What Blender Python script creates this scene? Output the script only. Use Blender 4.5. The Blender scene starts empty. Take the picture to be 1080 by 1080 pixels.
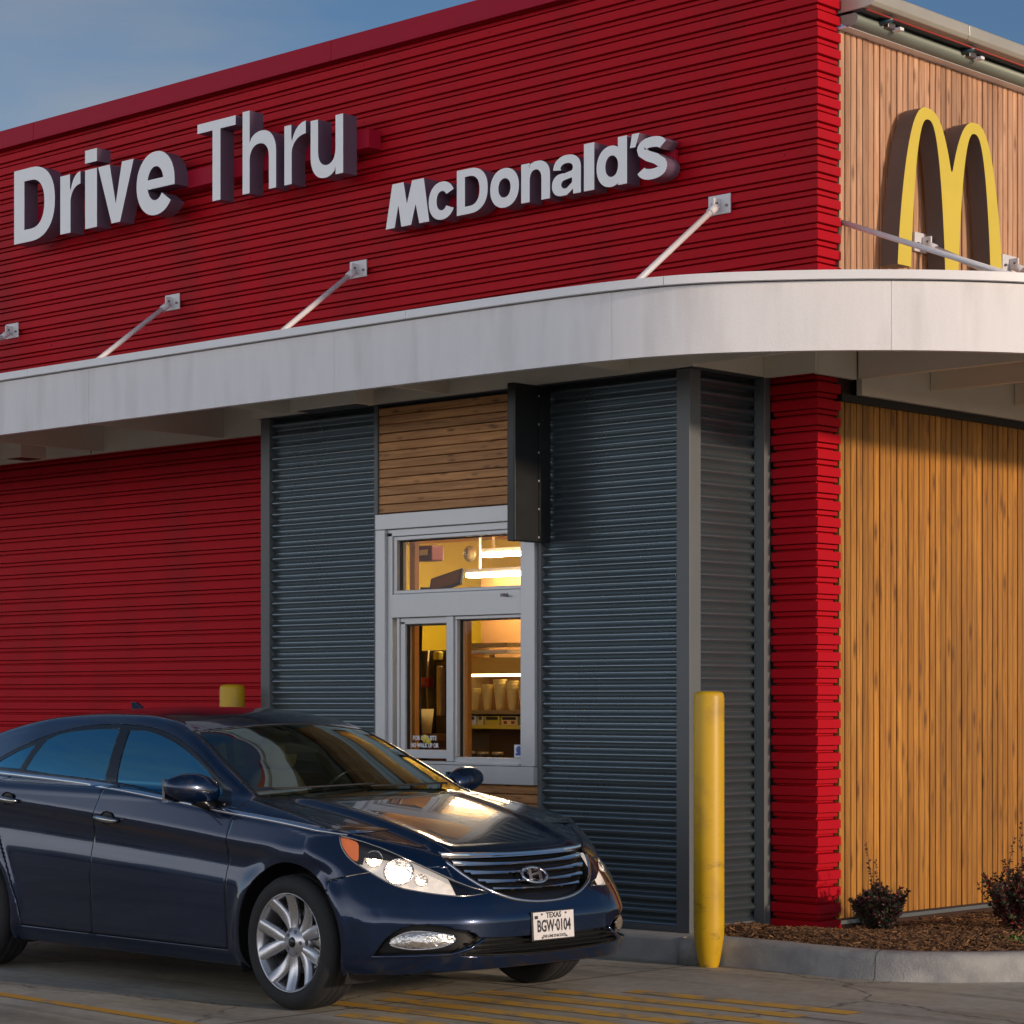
import bpy, bmesh, math, random
import numpy as np
from mathutils import Vector, Matrix
S = bpy.context.scene
R = math.radians
random.seed(7)

# ------------------------------------------------------------------ camera, sky, sun, exposure
cam = bpy.data.cameras.new("camera"); camo = bpy.data.objects.new("camera", cam)
S.collection.objects.link(camo); S.camera = camo
camo.location = (8.46, -11.67, 1.5)
camo.rotation_euler = (R(90), 0, R(43.15))
cam.sensor_width = 36; cam.lens = 85.0; cam.shift_y = 200/1080
cam.clip_start = .1; cam.clip_end = 2000

SUN_EL, SUN_AZ = R(11), R(5)          # azimuth measured from world +X towards +Y
W_ = bpy.data.worlds.new("World"); S.world = W_; W_.use_nodes = True
nt = W_.node_tree; nt.nodes.clear()
def N(t, typ, **kw):
    n = t.nodes.new(typ)
    for k, v in kw.items(): setattr(n, k, v)
    return n
sky = N(nt, 'ShaderNodeTexSky', sky_type='NISHITA', sun_disc=False)
sky.sun_elevation = SUN_EL
sky.sun_rotation = math.pi/2 - SUN_AZ
sky.air_density = .85; sky.dust_density = .25; sky.ozone_density = 3.0
bg = N(nt, 'ShaderNodeBackground'); wo = N(nt, 'ShaderNodeOutputWorld')
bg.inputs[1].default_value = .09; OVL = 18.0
tc = N(nt, 'ShaderNodeTexCoord')
L = nt.links.new
mp = N(nt, 'ShaderNodeMapping'); mp.inputs['Scale'].default_value = (1.3, 1.3, 5.5)
cn = N(nt, 'ShaderNodeTexNoise'); cn.inputs['Scale'].default_value = 2.2; cn.inputs['Detail'].default_value = 7; cn.inputs['Roughness'].default_value = .55
cr = N(nt, 'ShaderNodeMapRange'); cr.inputs[1].default_value = .46; cr.inputs[2].default_value = .70; cr.inputs[4].default_value = .75
L(tc.outputs['Generated'], mp.inputs[0]); L(mp.outputs[0], cn.inputs['Vector']); L(cn.outputs['Fac'], cr.inputs[0])
# bright thin overcast over the street side, clearer blue behind the building
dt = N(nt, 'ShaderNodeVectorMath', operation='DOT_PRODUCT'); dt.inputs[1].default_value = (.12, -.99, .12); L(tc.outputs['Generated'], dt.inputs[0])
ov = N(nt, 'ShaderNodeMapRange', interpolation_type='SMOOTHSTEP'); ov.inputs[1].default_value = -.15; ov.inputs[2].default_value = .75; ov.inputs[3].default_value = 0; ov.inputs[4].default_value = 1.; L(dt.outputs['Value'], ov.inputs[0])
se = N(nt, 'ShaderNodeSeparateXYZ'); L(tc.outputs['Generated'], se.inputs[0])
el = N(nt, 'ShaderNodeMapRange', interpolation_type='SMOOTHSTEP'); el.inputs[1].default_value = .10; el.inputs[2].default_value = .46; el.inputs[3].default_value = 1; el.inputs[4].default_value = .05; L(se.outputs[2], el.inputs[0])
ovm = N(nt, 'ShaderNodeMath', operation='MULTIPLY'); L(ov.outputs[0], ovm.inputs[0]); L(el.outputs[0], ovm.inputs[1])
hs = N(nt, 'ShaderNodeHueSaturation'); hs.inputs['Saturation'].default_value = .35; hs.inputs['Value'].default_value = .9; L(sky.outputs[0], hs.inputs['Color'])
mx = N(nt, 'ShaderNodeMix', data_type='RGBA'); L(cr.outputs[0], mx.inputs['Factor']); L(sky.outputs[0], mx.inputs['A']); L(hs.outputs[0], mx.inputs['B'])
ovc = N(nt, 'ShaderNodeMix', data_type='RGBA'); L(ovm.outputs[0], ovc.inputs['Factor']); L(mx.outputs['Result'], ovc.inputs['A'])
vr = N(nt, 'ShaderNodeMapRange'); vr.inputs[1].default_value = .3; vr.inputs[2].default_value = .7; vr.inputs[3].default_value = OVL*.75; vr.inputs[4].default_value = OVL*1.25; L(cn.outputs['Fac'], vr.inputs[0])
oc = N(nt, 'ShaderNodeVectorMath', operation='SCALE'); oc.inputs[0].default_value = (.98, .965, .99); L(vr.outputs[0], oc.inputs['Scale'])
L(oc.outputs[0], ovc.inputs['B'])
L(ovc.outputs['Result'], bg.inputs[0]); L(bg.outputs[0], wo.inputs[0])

sl = bpy.data.lights.new("sun", 'SUN'); so = bpy.data.objects.new("sun", sl); S.collection.objects.link(so)
sl.energy = 2.3; sl.angle = R(3.0); sl.color = (1, .77, .57)
sd = Vector((math.cos(SUN_EL)*math.cos(SUN_AZ), math.cos(SUN_EL)*math.sin(SUN_AZ), math.sin(SUN_EL)))
so.rotation_euler = sd.to_track_quat('Z', 'Y').to_euler(); so.location = (20, 0, 20)
S.view_settings.view_transform = 'Standard'; S.view_settings.look = 'None'
S.view_settings.exposure = 0.12; S.view_settings.gamma = 1.0

# ------------------------------------------------------------------ materials
def newmat(name):
    m = bpy.data.materials.new(name); m.use_nodes = True
    return m, m.node_tree, m.node_tree.nodes['Principled BSDF']
def pmat(name, col, rough=.5, metal=0., coat=0., var=.0, vscale=3., bump=0., bscale=60., stretch=(1,1,1), spec=None, dirt=None):
    m, t, p = newmat(name)
    p.inputs['Base Color'].default_value = (*col, 1); p.inputs['Roughness'].default_value = rough
    p.inputs['Metallic'].default_value = metal; p.inputs['Coat Weight'].default_value = coat; p.inputs['Coat Roughness'].default_value = .03
    if spec is not None: p.inputs['Specular IOR Level'].default_value = spec
    l = t.links.new
    if var or bump or dirt:
        c = N(t, 'ShaderNodeTexCoord'); mpn = N(t, 'ShaderNodeMapping'); mpn.inputs['Scale'].default_value = stretch
        l(c.outputs['Object'], mpn.inputs[0])
    if var:
        n = N(t, 'ShaderNodeTexNoise'); n.inputs['Scale'].default_value = vscale; n.inputs['Detail'].default_value = 8; n.inputs['Roughness'].default_value = .6
        l(mpn.outputs[0], n.inputs['Vector'])
        mr = N(t, 'ShaderNodeMapRange'); mr.inputs[1].default_value = .25; mr.inputs[2].default_value = .75
        mr.inputs[3].default_value = 1-var; mr.inputs[4].default_value = 1+var
        l(n.outputs['Fac'], mr.inputs[0])
        v = N(t, 'ShaderNodeVectorMath', operation='SCALE'); v.inputs[0].default_value = col; l(mr.outputs[0], v.inputs['Scale'])
        out = v.outputs[0]
        if dirt:
            n2 = N(t, 'ShaderNodeTexNoise'); n2.inputs['Scale'].default_value = dirt[1]; n2.inputs['Detail'].default_value = 10
            l(mpn.outputs[0], n2.inputs['Vector'])
            m2 = N(t, 'ShaderNodeMapRange'); m2.inputs[1].default_value = .5; m2.inputs[2].default_value = .75; m2.inputs[3].default_value = 0; m2.inputs[4].default_value = dirt[2]
            l(n2.outputs['Fac'], m2.inputs[0])
            x = N(t, 'ShaderNodeMix', data_type='RGBA'); l(m2.outputs[0], x.inputs['Factor']); l(out, x.inputs['A']); x.inputs['B'].default_value = (*dirt[0], 1)
            out = x.outputs['Result']
        l(out, p.inputs['Base Color'])
        mr3 = N(t, 'ShaderNodeMapRange'); mr3.inputs[3].default_value = max(0, rough-.08); mr3.inputs[4].default_value = min(1, rough+.1)
        l(n.outputs['Fac'], mr3.inputs[0]); l(mr3.outputs[0], p.inputs['Roughness'])
    if bump:
        b = N(t, 'ShaderNodeTexNoise'); b.inputs['Scale'].default_value = bscale; b.inputs['Detail'].default_value = 4
        l(mpn.outputs[0], b.inputs['Vector'])
        bn = N(t, 'ShaderNodeBump'); bn.inputs['Strength'].default_value = bump; bn.inputs['Distance'].default_value = .01
        l(b.outputs['Fac'], bn.inputs['Height']); l(bn.outputs[0], p.inputs['Normal'])
    return m
def wood(name, cols, pitch, axis, along, rough=.6, kn=(11., 3.2, .06, .22, .75)):
    """boards of width `pitch` counted along `axis`, grain running along `along`"""
    m, t, p = newmat(name); l = t.links.new
    c = N(t, 'ShaderNodeTexCoord'); sx = N(t, 'ShaderNodeSeparateXYZ'); l(c.outputs['Object'], sx.inputs[0])
    dv = N(t, 'ShaderNodeMath', operation='DIVIDE'); l(sx.outputs[axis], dv.inputs[0]); dv.inputs[1].default_value = pitch
    fl = N(t, 'ShaderNodeMath', operation='FLOOR'); l(dv.outputs[0], fl.inputs[0])
    wn = N(t, 'ShaderNodeTexWhiteNoise', noise_dimensions='1D'); l(fl.outputs[0], wn.inputs['W'])
    # board joints: shift the grain per board
    off = N(t, 'ShaderNodeMath', operation='MULTIPLY'); l(wn.outputs['Value'], off.inputs[0]); off.inputs[1].default_value = 37.
    cb = N(t, 'ShaderNodeCombineXYZ'); l(off.outputs[0], cb.inputs[0]); l(off.outputs[0], cb.inputs[1]); l(off.outputs[0], cb.inputs[2])
    ad = N(t, 'ShaderNodeVectorMath', operation='ADD'); l(c.outputs['Object'], ad.inputs[0]); l(cb.outputs[0], ad.inputs[1])
    mp2 = N(t, 'ShaderNodeMapping'); sc = [26., 26., 26.]; sc[along] = 1.6; mp2.inputs['Scale'].default_value = sc; l(ad.outputs[0], mp2.inputs[0])
    n = N(t, 'ShaderNodeTexNoise'); n.inputs['Scale'].default_value = 1.; n.inputs['Detail'].default_value = 9; n.inputs['Roughness'].default_value = .65; n.inputs['Distortion'].default_value = 1.2
    l(mp2.outputs[0], n.inputs['Vector'])
    rp = N(t, 'ShaderNodeValToRGB'); rp.color_ramp.elements[0].position = .3; rp.color_ramp.elements[1].position = .7
    rp.color_ramp.elements[0].color = (*cols[0], 1); rp.color_ramp.elements[1].color = (*cols[1], 1); l(n.outputs['Fac'], rp.inputs[0])
    mr = N(t, 'ShaderNodeMapRange'); mr.inputs[3].default_value = .78; mr.inputs[4].default_value = 1.18; l(wn.outputs['Value'], mr.inputs[0])
    v = N(t, 'ShaderNodeVectorMath', operation='SCALE'); l(rp.outputs[0], v.inputs[0]); l(mr.outputs[0], v.inputs['Scale'])
    # knots
    mp3 = N(t, 'ShaderNodeMapping'); sk = [kn[0]]*3; sk[along] = kn[1]; mp3.inputs['Scale'].default_value = sk; l(ad.outputs[0], mp3.inputs[0])
    vo = N(t, 'ShaderNodeTexVoronoi'); vo.inputs['Scale'].default_value = 1.; l(mp3.outputs[0], vo.inputs['Vector'])
    km = N(t, 'ShaderNodeMapRange'); km.inputs[1].default_value = kn[2]; km.inputs[2].default_value = kn[3]; km.inputs[3].default_value = kn[4]; km.inputs[4].default_value = 0; l(vo.outputs['Distance'], km.inputs[0])
    x = N(t, 'ShaderNodeMix', data_type='RGBA'); l(km.outputs[0], x.inputs['Factor']); l(v.outputs[0], x.inputs['A']); x.inputs['B'].default_value = (*cols[2], 1)
    # broad weather streaks
    mp4 = N(t, 'ShaderNodeMapping'); s4 = [2.2, 2.2, 2.2]; s4[along] = .5; mp4.inputs['Scale'].default_value = s4; l(c.outputs['Object'], mp4.inputs[0])
    n4 = N(t, 'ShaderNodeTexNoise'); n4.inputs['Scale'].default_value = 1.; n4.inputs['Detail'].default_value = 5; l(mp4.outputs[0], n4.inputs['Vector'])
    m4 = N(t, 'ShaderNodeMapRange'); m4.inputs[1].default_value = .3; m4.inputs[2].default_value = .7; m4.inputs[3].default_value = .78; m4.inputs[4].default_value = 1.15; l(n4.outputs['Fac'], m4.inputs[0])
    v4 = N(t, 'ShaderNodeVectorMath', operation='SCALE'); l(x.outputs['Result'], v4.inputs[0]); l(m4.outputs[0], v4.inputs['Scale'])
    l(v4.outputs[0], p.inputs['Base Color']); p.inputs['Roughness'].default_value = rough
    bn = N(t, 'ShaderNodeBump'); bn.inputs['Strength'].default_value = .35; bn.inputs['Distance'].default_value = .004; l(n.outputs['Fac'], bn.inputs['Height']); l(bn.outputs[0], p.inputs['Normal'])
    return m
def emit(name, col, s):
    m, t, p = newmat(name)
    p.inputs['Base Color'].default_value = (*col, 1); p.inputs['Emission Color'].default_value = (*col, 1); p.inputs['Emission Strength'].default_value = s
    return m
def glassmat(name, tint, gl=.0, ior=1.5, gc=(.95, .97, 1)):
    m = bpy.data.materials.new(name); m.use_nodes = True; t = m.node_tree; t.nodes.clear(); l = t.links.new
    o = N(t, 'ShaderNodeOutputMaterial'); mx = N(t, 'ShaderNodeMixShader'); tr = N(t, 'ShaderNodeBsdfTransparent'); g = N(t, 'ShaderNodeBsdfGlossy')
    tr.inputs[0].default_value = (*tint, 1); g.inputs['Roughness'].default_value = .015; g.inputs['Color'].default_value = (*gc, 1)
    f = N(t, 'ShaderNodeFresnel'); f.inputs[0].default_value = ior
    mr = N(t, 'ShaderNodeMapRange'); mr.inputs[3].default_value = gl; mr.inputs[4].default_value = 1; l(f.outputs[0], mr.inputs[0])
    gm = N(t, 'ShaderNodeNewGeometry'); sb = N(t, 'ShaderNodeMath', operation='SUBTRACT'); sb.inputs[0].default_value = 1; l(gm.outputs['Backfacing'], sb.inputs[1])
    mu = N(t, 'ShaderNodeMath', operation='MULTIPLY'); l(mr.outputs[0], mu.inputs[0]); l(sb.outputs[0], mu.inputs[1])
    l(mu.outputs[0], mx.inputs[0]); l(tr.outputs[0], mx.inputs[1]); l(g.outputs[0], mx.inputs[2]); l(mx.outputs[0], o.inputs[0])
    return m
M = {}
M['red'] = pmat('red_metal', (.49, .006, .016), .5, var=.11, vscale=1.1, spec=.10, dirt=((.16, .02, .02), 2.1, .35), stretch=(1, 1, .35))
M['redcap'] = pmat('red_cap', (.42, .010, .034), .5, var=.08, vscale=1.1, bump=.05, spec=.12)
M['grey'] = pmat('grey_metal', (.18, .225, .25), .28, metal=.8, var=.06, vscale=2)
M['trim'] = pmat('grey_trim', (.12, .13, .135), .5, var=.08, vscale=3)
M['white'] = pmat('fascia_paint', (.84, .82, .825), .55, var=.05, vscale=2.2, bump=.25, bscale=140, stretch=(3, 3, .5), dirt=((.50, .48, .47), 1.7, .45))
M['cap'] = pmat('white_trim', (.86, .85, .86), .4, var=.04, vscale=2)
M['beam'] = pmat('beam_paint', (.80, .75, .62), .6, var=.05, vscale=3)
M['rod'] = pmat('white_steel', (.72, .70, .72), .4, var=.05, vscale=10)
M['bolt'] = pmat('bolt_steel', (.22, .2, .2), .4, metal=.8)
M['alu'] = pmat('brushed_aluminium', (.60, .61, .62), .38, metal=.35, var=.04, vscale=6)
M['black'] = pmat('black_paint', (.008, .009, .010), .42, var=.2, vscale=6)
M['gasket'] = pmat('dark_gasket', (.02, .02, .025), .6)
M['concrete'] = pmat('curb_concrete', (.38, .37, .35), .85, var=.18, vscale=5, bump=.5, bscale=90, dirt=((.09, .095, .12), 2.6, .95))
M['yellow'] = pmat('yellow_paint', (.62, .37, .006), .42, var=.07, vscale=4, dirt=((.30, .17, .03), 6, .55))
M['letter'] = pmat('letter_face', (.95, .95, .95), .35, var=.03, vscale=3)
M['lside'] = pmat('letter_side', (.15, .10, .15), .4, var=.05, vscale=5)
M['arch'] = pmat('yellow_face', (.74, .56, .06), .35, var=.04, vscale=4)
M['archside'] = pmat('dark_return', (.12, .09, .085), .45, var=.1, vscale=5)
M['gutter'] = pmat('gutter_metal', (.50, .46, .38), .35, metal=.3, var=.05, vscale=3)
M['tube'] = pmat('tube_metal', (.30, .33, .27), .55, metal=.2, var=.05, vscale=3)
M['woodU'] = wood('cedar_slats', ((.40, .19, .10), (.74, .43, .25), (.17, .07, .035)), .061, 1, 2)
M['woodL'] = wood('sunlit_tint_cedar_slats', ((.28, .105, .014), (.60, .265, .034), (.10, .035, .01)), .061, 1, 2, .5, (11., 3.2, .05, .26, .8))  # warm sunlight put into the orange colour of the lower slats
M['woodH'] = wood('knotty_boards', ((.30, .125, .04), (.68, .34, .125), (.07, .025, .01)), .058, 2, 0, .6, (20., 6., .05, .30, .75))
M['orangewall'] = pmat('yellow_wall', (.86, .60, .008), .7, var=.05, vscale=2)
M['ceil'] = pmat('orange_ceiling', (.85, .46, .02), .7)
M['tile'] = pmat('floor_tile', (.25, .13, .06), .5)
M['steel'] = pmat('kitchen_steel', (.45, .33, .16), .35, metal=.4, var=.1, vscale=8)
M['cup'] = pmat('paper_cup', (.85, .66, .25), .6)
M['darkplastic'] = pmat('dark_plastic', (.03, .022, .018), .4)
M['redplastic'] = pmat('red_plastic', (.4, .03, .02), .5)
M['winglass'] = glassmat('window_glass', (.96, .95, .93), 0, 1.3)
M['tube_on'] = emit('lit_tube', (1, .86, .60), 44)
M['fill_glow'] = emit('added_fill_glow', (1, .78, .42), 7)
M['sticker'] = pmat('white_sticker', (.75, .78, .85), .5)
M['stickblue'] = pmat('blue_print', (.06, .13, .40), .5)

def scuffed(m, col, z0, z1, sc):
    t = m.node_tree; l = t.links.new; p = t.nodes['Principled BSDF']; src = p.inputs['Base Color'].links[0].from_socket
    c = N(t, 'ShaderNodeTexCoord'); mpn = N(t, 'ShaderNodeMapping'); mpn.inputs['Scale'].default_value = sc; l(c.outputs['Object'], mpn.inputs[0])
    n = N(t, 'ShaderNodeTexNoise'); n.inputs['Scale'].default_value = 6; n.inputs['Detail'].default_value = 9; n.inputs['Roughness'].default_value = .7; l(mpn.outputs[0], n.inputs['Vector'])
    r = N(t, 'ShaderNodeMapRange'); r.inputs[1].default_value = .55; r.inputs[2].default_value = .68; l(n.outputs['Fac'], r.inputs[0])
    sx = N(t, 'ShaderNodeSeparateXYZ'); l(c.outputs['Object'], sx.inputs[0])
    h = N(t, 'ShaderNodeMapRange'); h.inputs[1].default_value = z0; h.inputs[2].default_value = z1; h.inputs[3].default_value = .8; h.inputs[4].default_value = 0; l(sx.outputs[2], h.inputs[0])
    mu = N(t, 'ShaderNodeMath', operation='MULTIPLY'); l(r.outputs[0], mu.inputs[0]); l(h.outputs[0], mu.inputs[1])
    x = N(t, 'ShaderNodeMix', data_type='RGBA'); l(mu.outputs[0], x.inputs['Factor']); l(src, x.inputs['A']); x.inputs['B'].default_value = (*col, 1); l(x.outputs['Result'], p.inputs['Base Color'])
scuffed(M['yellow'], (.07, .05, .03), .15, 1.1, (1, 1, 2.5))
# ------------------------------------------------------------------ helpers
class MB:
    def __init__(s): s.v = []; s.f = []; s.mi = []; s.sm = []
    def add(s, vs, fs, mi=0, smooth=False):
        b = len(s.v); s.v += [tuple(v) for v in vs]
        for f in fs: s.f.append(tuple(i+b for i in f)); s.mi.append(mi); s.sm.append(smooth)
        return s
    def box(s, x0, x1, y0, y1, z0, z1, mi=0):
        vs = [(x, y, z) for z in (z0, z1) for y in (y0, y1) for x in (x0, x1)]
        return s.add(vs, [(0, 2, 3, 1), (4, 5, 7, 6), (0, 1, 5, 4), (2, 6, 7, 3), (0, 4, 6, 2), (1, 3, 7, 5)], mi)
    def prism(s, poly, d0, d1, axis=1, mi=0, smooth=False):
        """poly: list of 2D pts, extruded along axis between d0 and d1"""
        def P(a, b, d):
            return {0: (d, a, b), 1: (a, d, b), 2: (a, b, d)}[axis]
        n = len(poly); vs = [P(a, b, d0) for a, b in poly]+[P(a, b, d1) for a, b in poly]
        fs = [tuple(range(n)), tuple(range(2*n-1, n-1, -1))]
        s.add(vs, fs, mi)
        b = len(s.v)-2*n
        for i in range(n):
            j = (i+1) % n
            s.f.append((b+i, b+n+i, b+n+j, b+j)); s.mi.append(mi); s.sm.append(smooth)
        return s
    def tube(s, pts, r, n=10, mi=0, caps=True, radii=None):
        pts = [Vector(p) for p in pts]; rings = []
        up = Vector((0, 0, 1))
        for i, p in enumerate(pts):
            d = (pts[min(i+1, len(pts)-1)]-pts[max(i-1, 0)]).normalized()
            a = d.cross(up)
            if a.length < 1e-3: a = d.cross(Vector((1, 0, 0)))
            a.normalize(); b = d.cross(a)
            rr = radii[i] if radii else r
            rings.append([p+a*rr*math.cos(2*math.pi*k/n)+b*rr*math.sin(2*math.pi*k/n) for k in range(n)])
        vs = [v for rg in rings for v in rg]; fs = []
        for i in range(len(rings)-1):
            for k in range(n):
                fs.append((i*n+k, i*n+(k+1) % n, (i+1)*n+(k+1) % n, (i+1)*n+k))
        s.add(vs, fs, mi, True)
        if caps:
            b = len(s.v)-len(vs)
            s.f += [tuple(b+k for k in range(n-1, -1, -1)), tuple(b+(len(rings)-1)*n+k for k in range(n))]
            s.mi += [mi, mi]; s.sm += [False, False]
        return s
    def lathe(s, prof, n=40, mi=0, axis='z', c=(0, 0, 0), smooth=True):
        vs = []; fs = []
        for k in range(n):
            a = 2*math.pi*k/n
            for r, h in prof:
                p = (r*math.cos(a), r*math.sin(a), h) if axis == 'z' else (r*math.cos(a), h, r*math.sin(a))
                vs.append((p[0]+c[0], p[1]+c[1], p[2]+c[2]))
        m = len(prof)
        for k in range(n):
            k2 = (k+1) % n
            for j in range(m-1):
                fs.append((k*m+j, k2*m+j, k2*m+j+1, k*m+j+1))
        return s.add(vs, fs, mi, smooth)
    def build(s, name, mats, parent=None, bevel=0, label=None, recalc=True, seg=2, ang=30):
        me = bpy.data.meshes.new(name); me.from_pydata(s.v, [], s.f)
        if not isinstance(mats, (list, tuple)): mats = [mats]
        for m in mats: me.materials.append(m)
        me.polygons.foreach_set('material_index', s.mi); me.polygons.foreach_set('use_smooth', s.sm)
        if recalc:
            bm = bmesh.new(); bm.from_mesh(me); bmesh.ops.recalc_face_normals(bm, faces=bm.faces); bm.to_mesh(me); bm.free()
        me.update()
        o = bpy.data.objects.new(name, me); S.collection.objects.link(o)
        if parent: o.parent = parent
        if bevel:
            b = o.modifiers.new('b', 'BEVEL'); b.width = bevel; b.segments = seg; b.limit_method = 'ANGLE'; b.angle_limit = R(ang); b.harden_normals = False
        if label: o['label'] = label
        return o
def thing(name, label, cat, loc=(0, 0, 0), rz=0, group=None):
    o = bpy.data.objects.new(name, None); S.collection.objects.link(o)
    o.location = loc; o.rotation_euler = (0, 0, rz); o['label'] = label; o['category'] = cat
    if group: o['group'] = group
    return o
def tag(o, label, cat, group=None):
    o['label'] = label; o['category'] = cat
    if group: o['group'] = group
    return o
def emptypart(name, parent):
    o = bpy.data.objects.new(name, None); S.collection.objects.link(o); o.parent = parent; return o
# ================================================================== THE BUILDING
B = thing('restaurant_building', 'red ribbed metal and cedar restaurant with a white curved canopy and a service window', 'restaurant')
# ---- red ribbed siding: rib profile repeated every 0.1 m (depth 0 = proud land, .034 = recess)
def ribprof(z0, z1, ph=0.0):
    pts = []; p = .1
    k = math.floor((z0-ph)/p)
    while ph+k*p < z1+p:
        b = ph+k*p
        for d, z in ((.055, 0), (.055, .0125), (.024, .013), (.024, .036), (.055, .0365), (.055, .040), (0, .0415), (0, .094), (.055, .0985)):
            zz = b+z
            if z0 <= zz <= z1: pts.append((d, zz))
        k += 1
    return [(pts[0][0], z0)]+pts+[(pts[-1][0], z1)]
def ribs(mb, prof, path):
    """path(d)-> list of xy points for a given depth d"""
    rows = [[(x, y, z) for x, y in path(d)] for d, z in prof]
    n = len(rows[0]); vs = [v for r in rows for v in r]; fs = []
    for i in range(len(rows)-1):
        for k in range(n-1): fs.append((i*n+k, i*n+k+1, (i+1)*n+k+1, (i+1)*n+k))
    mb.add(vs, fs)
def segs(a, b, n): return [a+(b-a)*i/n for i in range(n+1)]
mb = MB()
ribs(mb, ribprof(3.30, 6.05), lambda d: [(x, d) for x in segs(-14, -d, 14)]+[(-d, .233)])
mb.build('red_siding', M['red'], B, recalc=False, label='upper band of red ribbed metal siding wrapping the corner')
mb = MB(); ribs(mb, ribprof(0.0, 3.30), lambda d: [(x, d) for x in segs(-14, -4.05, 8)])
mb.build('red_siding', M['red'], B, recalc=False, label='lower red ribbed siding left of the grey bay')
mb = MB(); ribs(mb, ribprof(0.125, 3.30), lambda d: [(-.345, d), (-d, d), (-d, .233)])
mb.build('red_siding', M['red'], B, recalc=False, label='red ribbed corner column under the canopy')
# screws through the proud ribs, in columns at the supports
mb = MB()
for x in [-.25-1.22*i for i in range(11)]:
    for k in range(0, 24, 4):
        z = 3.9+.1*k+.07
        if z < 6.0: mb.tube([(x, .002, z), (x, -.005, z)], .008, 6)
o = mb.build('fasteners', M['redcap'], B); o['kind'] = 'stuff'
# parapet cap in lengths with lap joints, plus the fin end and back
for i, (a, b) in enumerate(((-14, -11.0), (-10.996, -7.75), (-7.746, -4.2), (-4.196, -.6), (-.596, .03))):
    m_ = MB().box(a, b, -.045, .27, 6.05, 6.19); m_.box(a, b, -.052, -.046, 6.04, 6.056)
    m_.build('parapet_cap', M['redcap'], B, .004)
for x in (-11.06, -7.81, -4.26): MB().box(x, x+.065, -.0475, -.044, 6.052, 6.188).build('cap_joint', M['redcap'], B)
MB().box(-14, -.04, .045, .235, 0, 3.6).box(-14, -.04, .045, .235, 3.4, 6.05).build('backing_wall', M['gasket'], B)
# ---- right facade: cedar slats
def slats(name, z0, z1, mat, y0=.245, y1=9.0, label=None):
    mb = MB(); y = y0; p = .061; k = 0; rr = random.Random(3)
    while y < y1:
        dx = rr.uniform(-.003, .003); g = .010
        x1 = -.02+dx
        mb.prism([(x1-.03, y+g/2), (x1-.004, y+g/2), (x1, y+g/2+.004), (x1, y+p-g/2-.004), (x1-.004, y+p-g/2), (x1-.03, y+p-g/2)], z0, z1, 2)
        y += p
    o = mb.build(name, mat, B, label=label)
    for v in o.data.vertices: v.co.y -= y0
    o.location.y = y0
    return o
slats('wood_cladding', 3.62, 5.53, M['woodU'], label='pinkish cedar slats above the canopy')
slats('wood_cladding', .20, 3.30, M['woodL'], label='cedar slats below the canopy, coloured orange as if sunlit')
MB().box(-.16, -.049, .24, 9, .1, 5.53).build('wood_backing', pmat('slat_backing', (.05, .02, .01), .8), B)
MB().box(-.06, -.006, .236, 9, .165, .188).build('base_flashing', M['trim'], B)
MB().box(-.05, .006, .236, 9, 3.30, 3.345).build('head_trim', M['black'], B)
# ---- gutter / roof edge of the right facade
G = emptypart('roof_edge', B)
for a, b in ((.236, 1.28), (1.284, 2.33), (2.334, 3.5), (3.504, 6), (6.004, 9)):
    mb = MB(); mb.prism([(-.05, 5.73), (.20, 5.735), (.225, 5.72), (.23, 5.655), (.215, 5.63), (.17, 5.622), (-.05, 5.622)], a, b, 1)
    # prism axis=1: pts are (x, z)
    mb.build('coping', M['gutter'], G, .006)
mb = MB(); prof = [(.05+.07*math.cos(t), 5.575+.045*math.sin(t)) for t in [R(-95+i*19) for i in range(16)]]
mb.prism(prof, .236, 9, 1, smooth=True); mb.build('half_round_tube', M['tube'], G)
MB().box(-.03, .055, .236, 9, 5.527, 5.538).build('drip_edge', M['cap'], G)
MB().box(-.05, .155, .236, 9, 5.605, 5.621).build('recess', M['black'], G)
mb = MB(); mb.tube([(.185, .236, 5.607), (.185, 9, 5.607)], .006, 6); mb.build('cable', M['redplastic'], G)
# upper roof behind
MB().box(-14, -.17, .24, 9, 5.35, 5.5).build('roof', pmat('roof_membrane', (.3, .3, .3), .8), B)
MB().box(-14, -.17, 8.8, 9, 0, 5.35).box(-14, -13.8, .24, 8.8, 0, 5.35).build('rear_wall', M['trim'], B)
# ---- grey corrugated bay (front plane y = -.70)
def corr(name, a, b, z0, z1, along='x', c=-.70, sign=-1, parent=B, amp=.0155, label=None):
    mb = MB(); pit = .0762; n = int((z1-z0)/pit*12); rows = []
    for i in range(n+1):
        z = z0+(z1-z0)*i/n; d = amp*math.cos(2*math.pi*(z-z0)/pit)
        q = c+sign*(d)-sign*amp
        for t in segs(a, b, 3): rows.append((t, q, z) if along == 'x' else (q, t, z))
    fs = [(i*4+k, i*4+k+1, (i+1)*4+k+1, (i+1)*4+k) for i in range(n) for k in range(3)]
    mb.add(rows, fs, 0, True)
    return mb.build(name, M['grey'], parent, recalc=False, label=label)
XR, XL = -.41, -4.17
corr('corrugated_panel', -4.085, -3.055, .19, 3.42, label='grey corrugated panel left of the service window')
corr('corrugated_panel', -1.575, -.49, .19, 3.42, label='wide grey corrugated panel right of the service window')
corr('corrugated_panel', -.62, -.055, .19, 3.42, 'y', XR, 1, label='narrow side panel of the grey bay')
mb = MB().box(-4.18, -4.09, -.715, -.60, .15, 3.44); mb.build('corner_trim', M['trim'], B, .004)
MB().box(-3.055, -3.02, -.712, -.66, .15, 3.44).build('corner_trim', M['trim'], B, .003)
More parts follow.
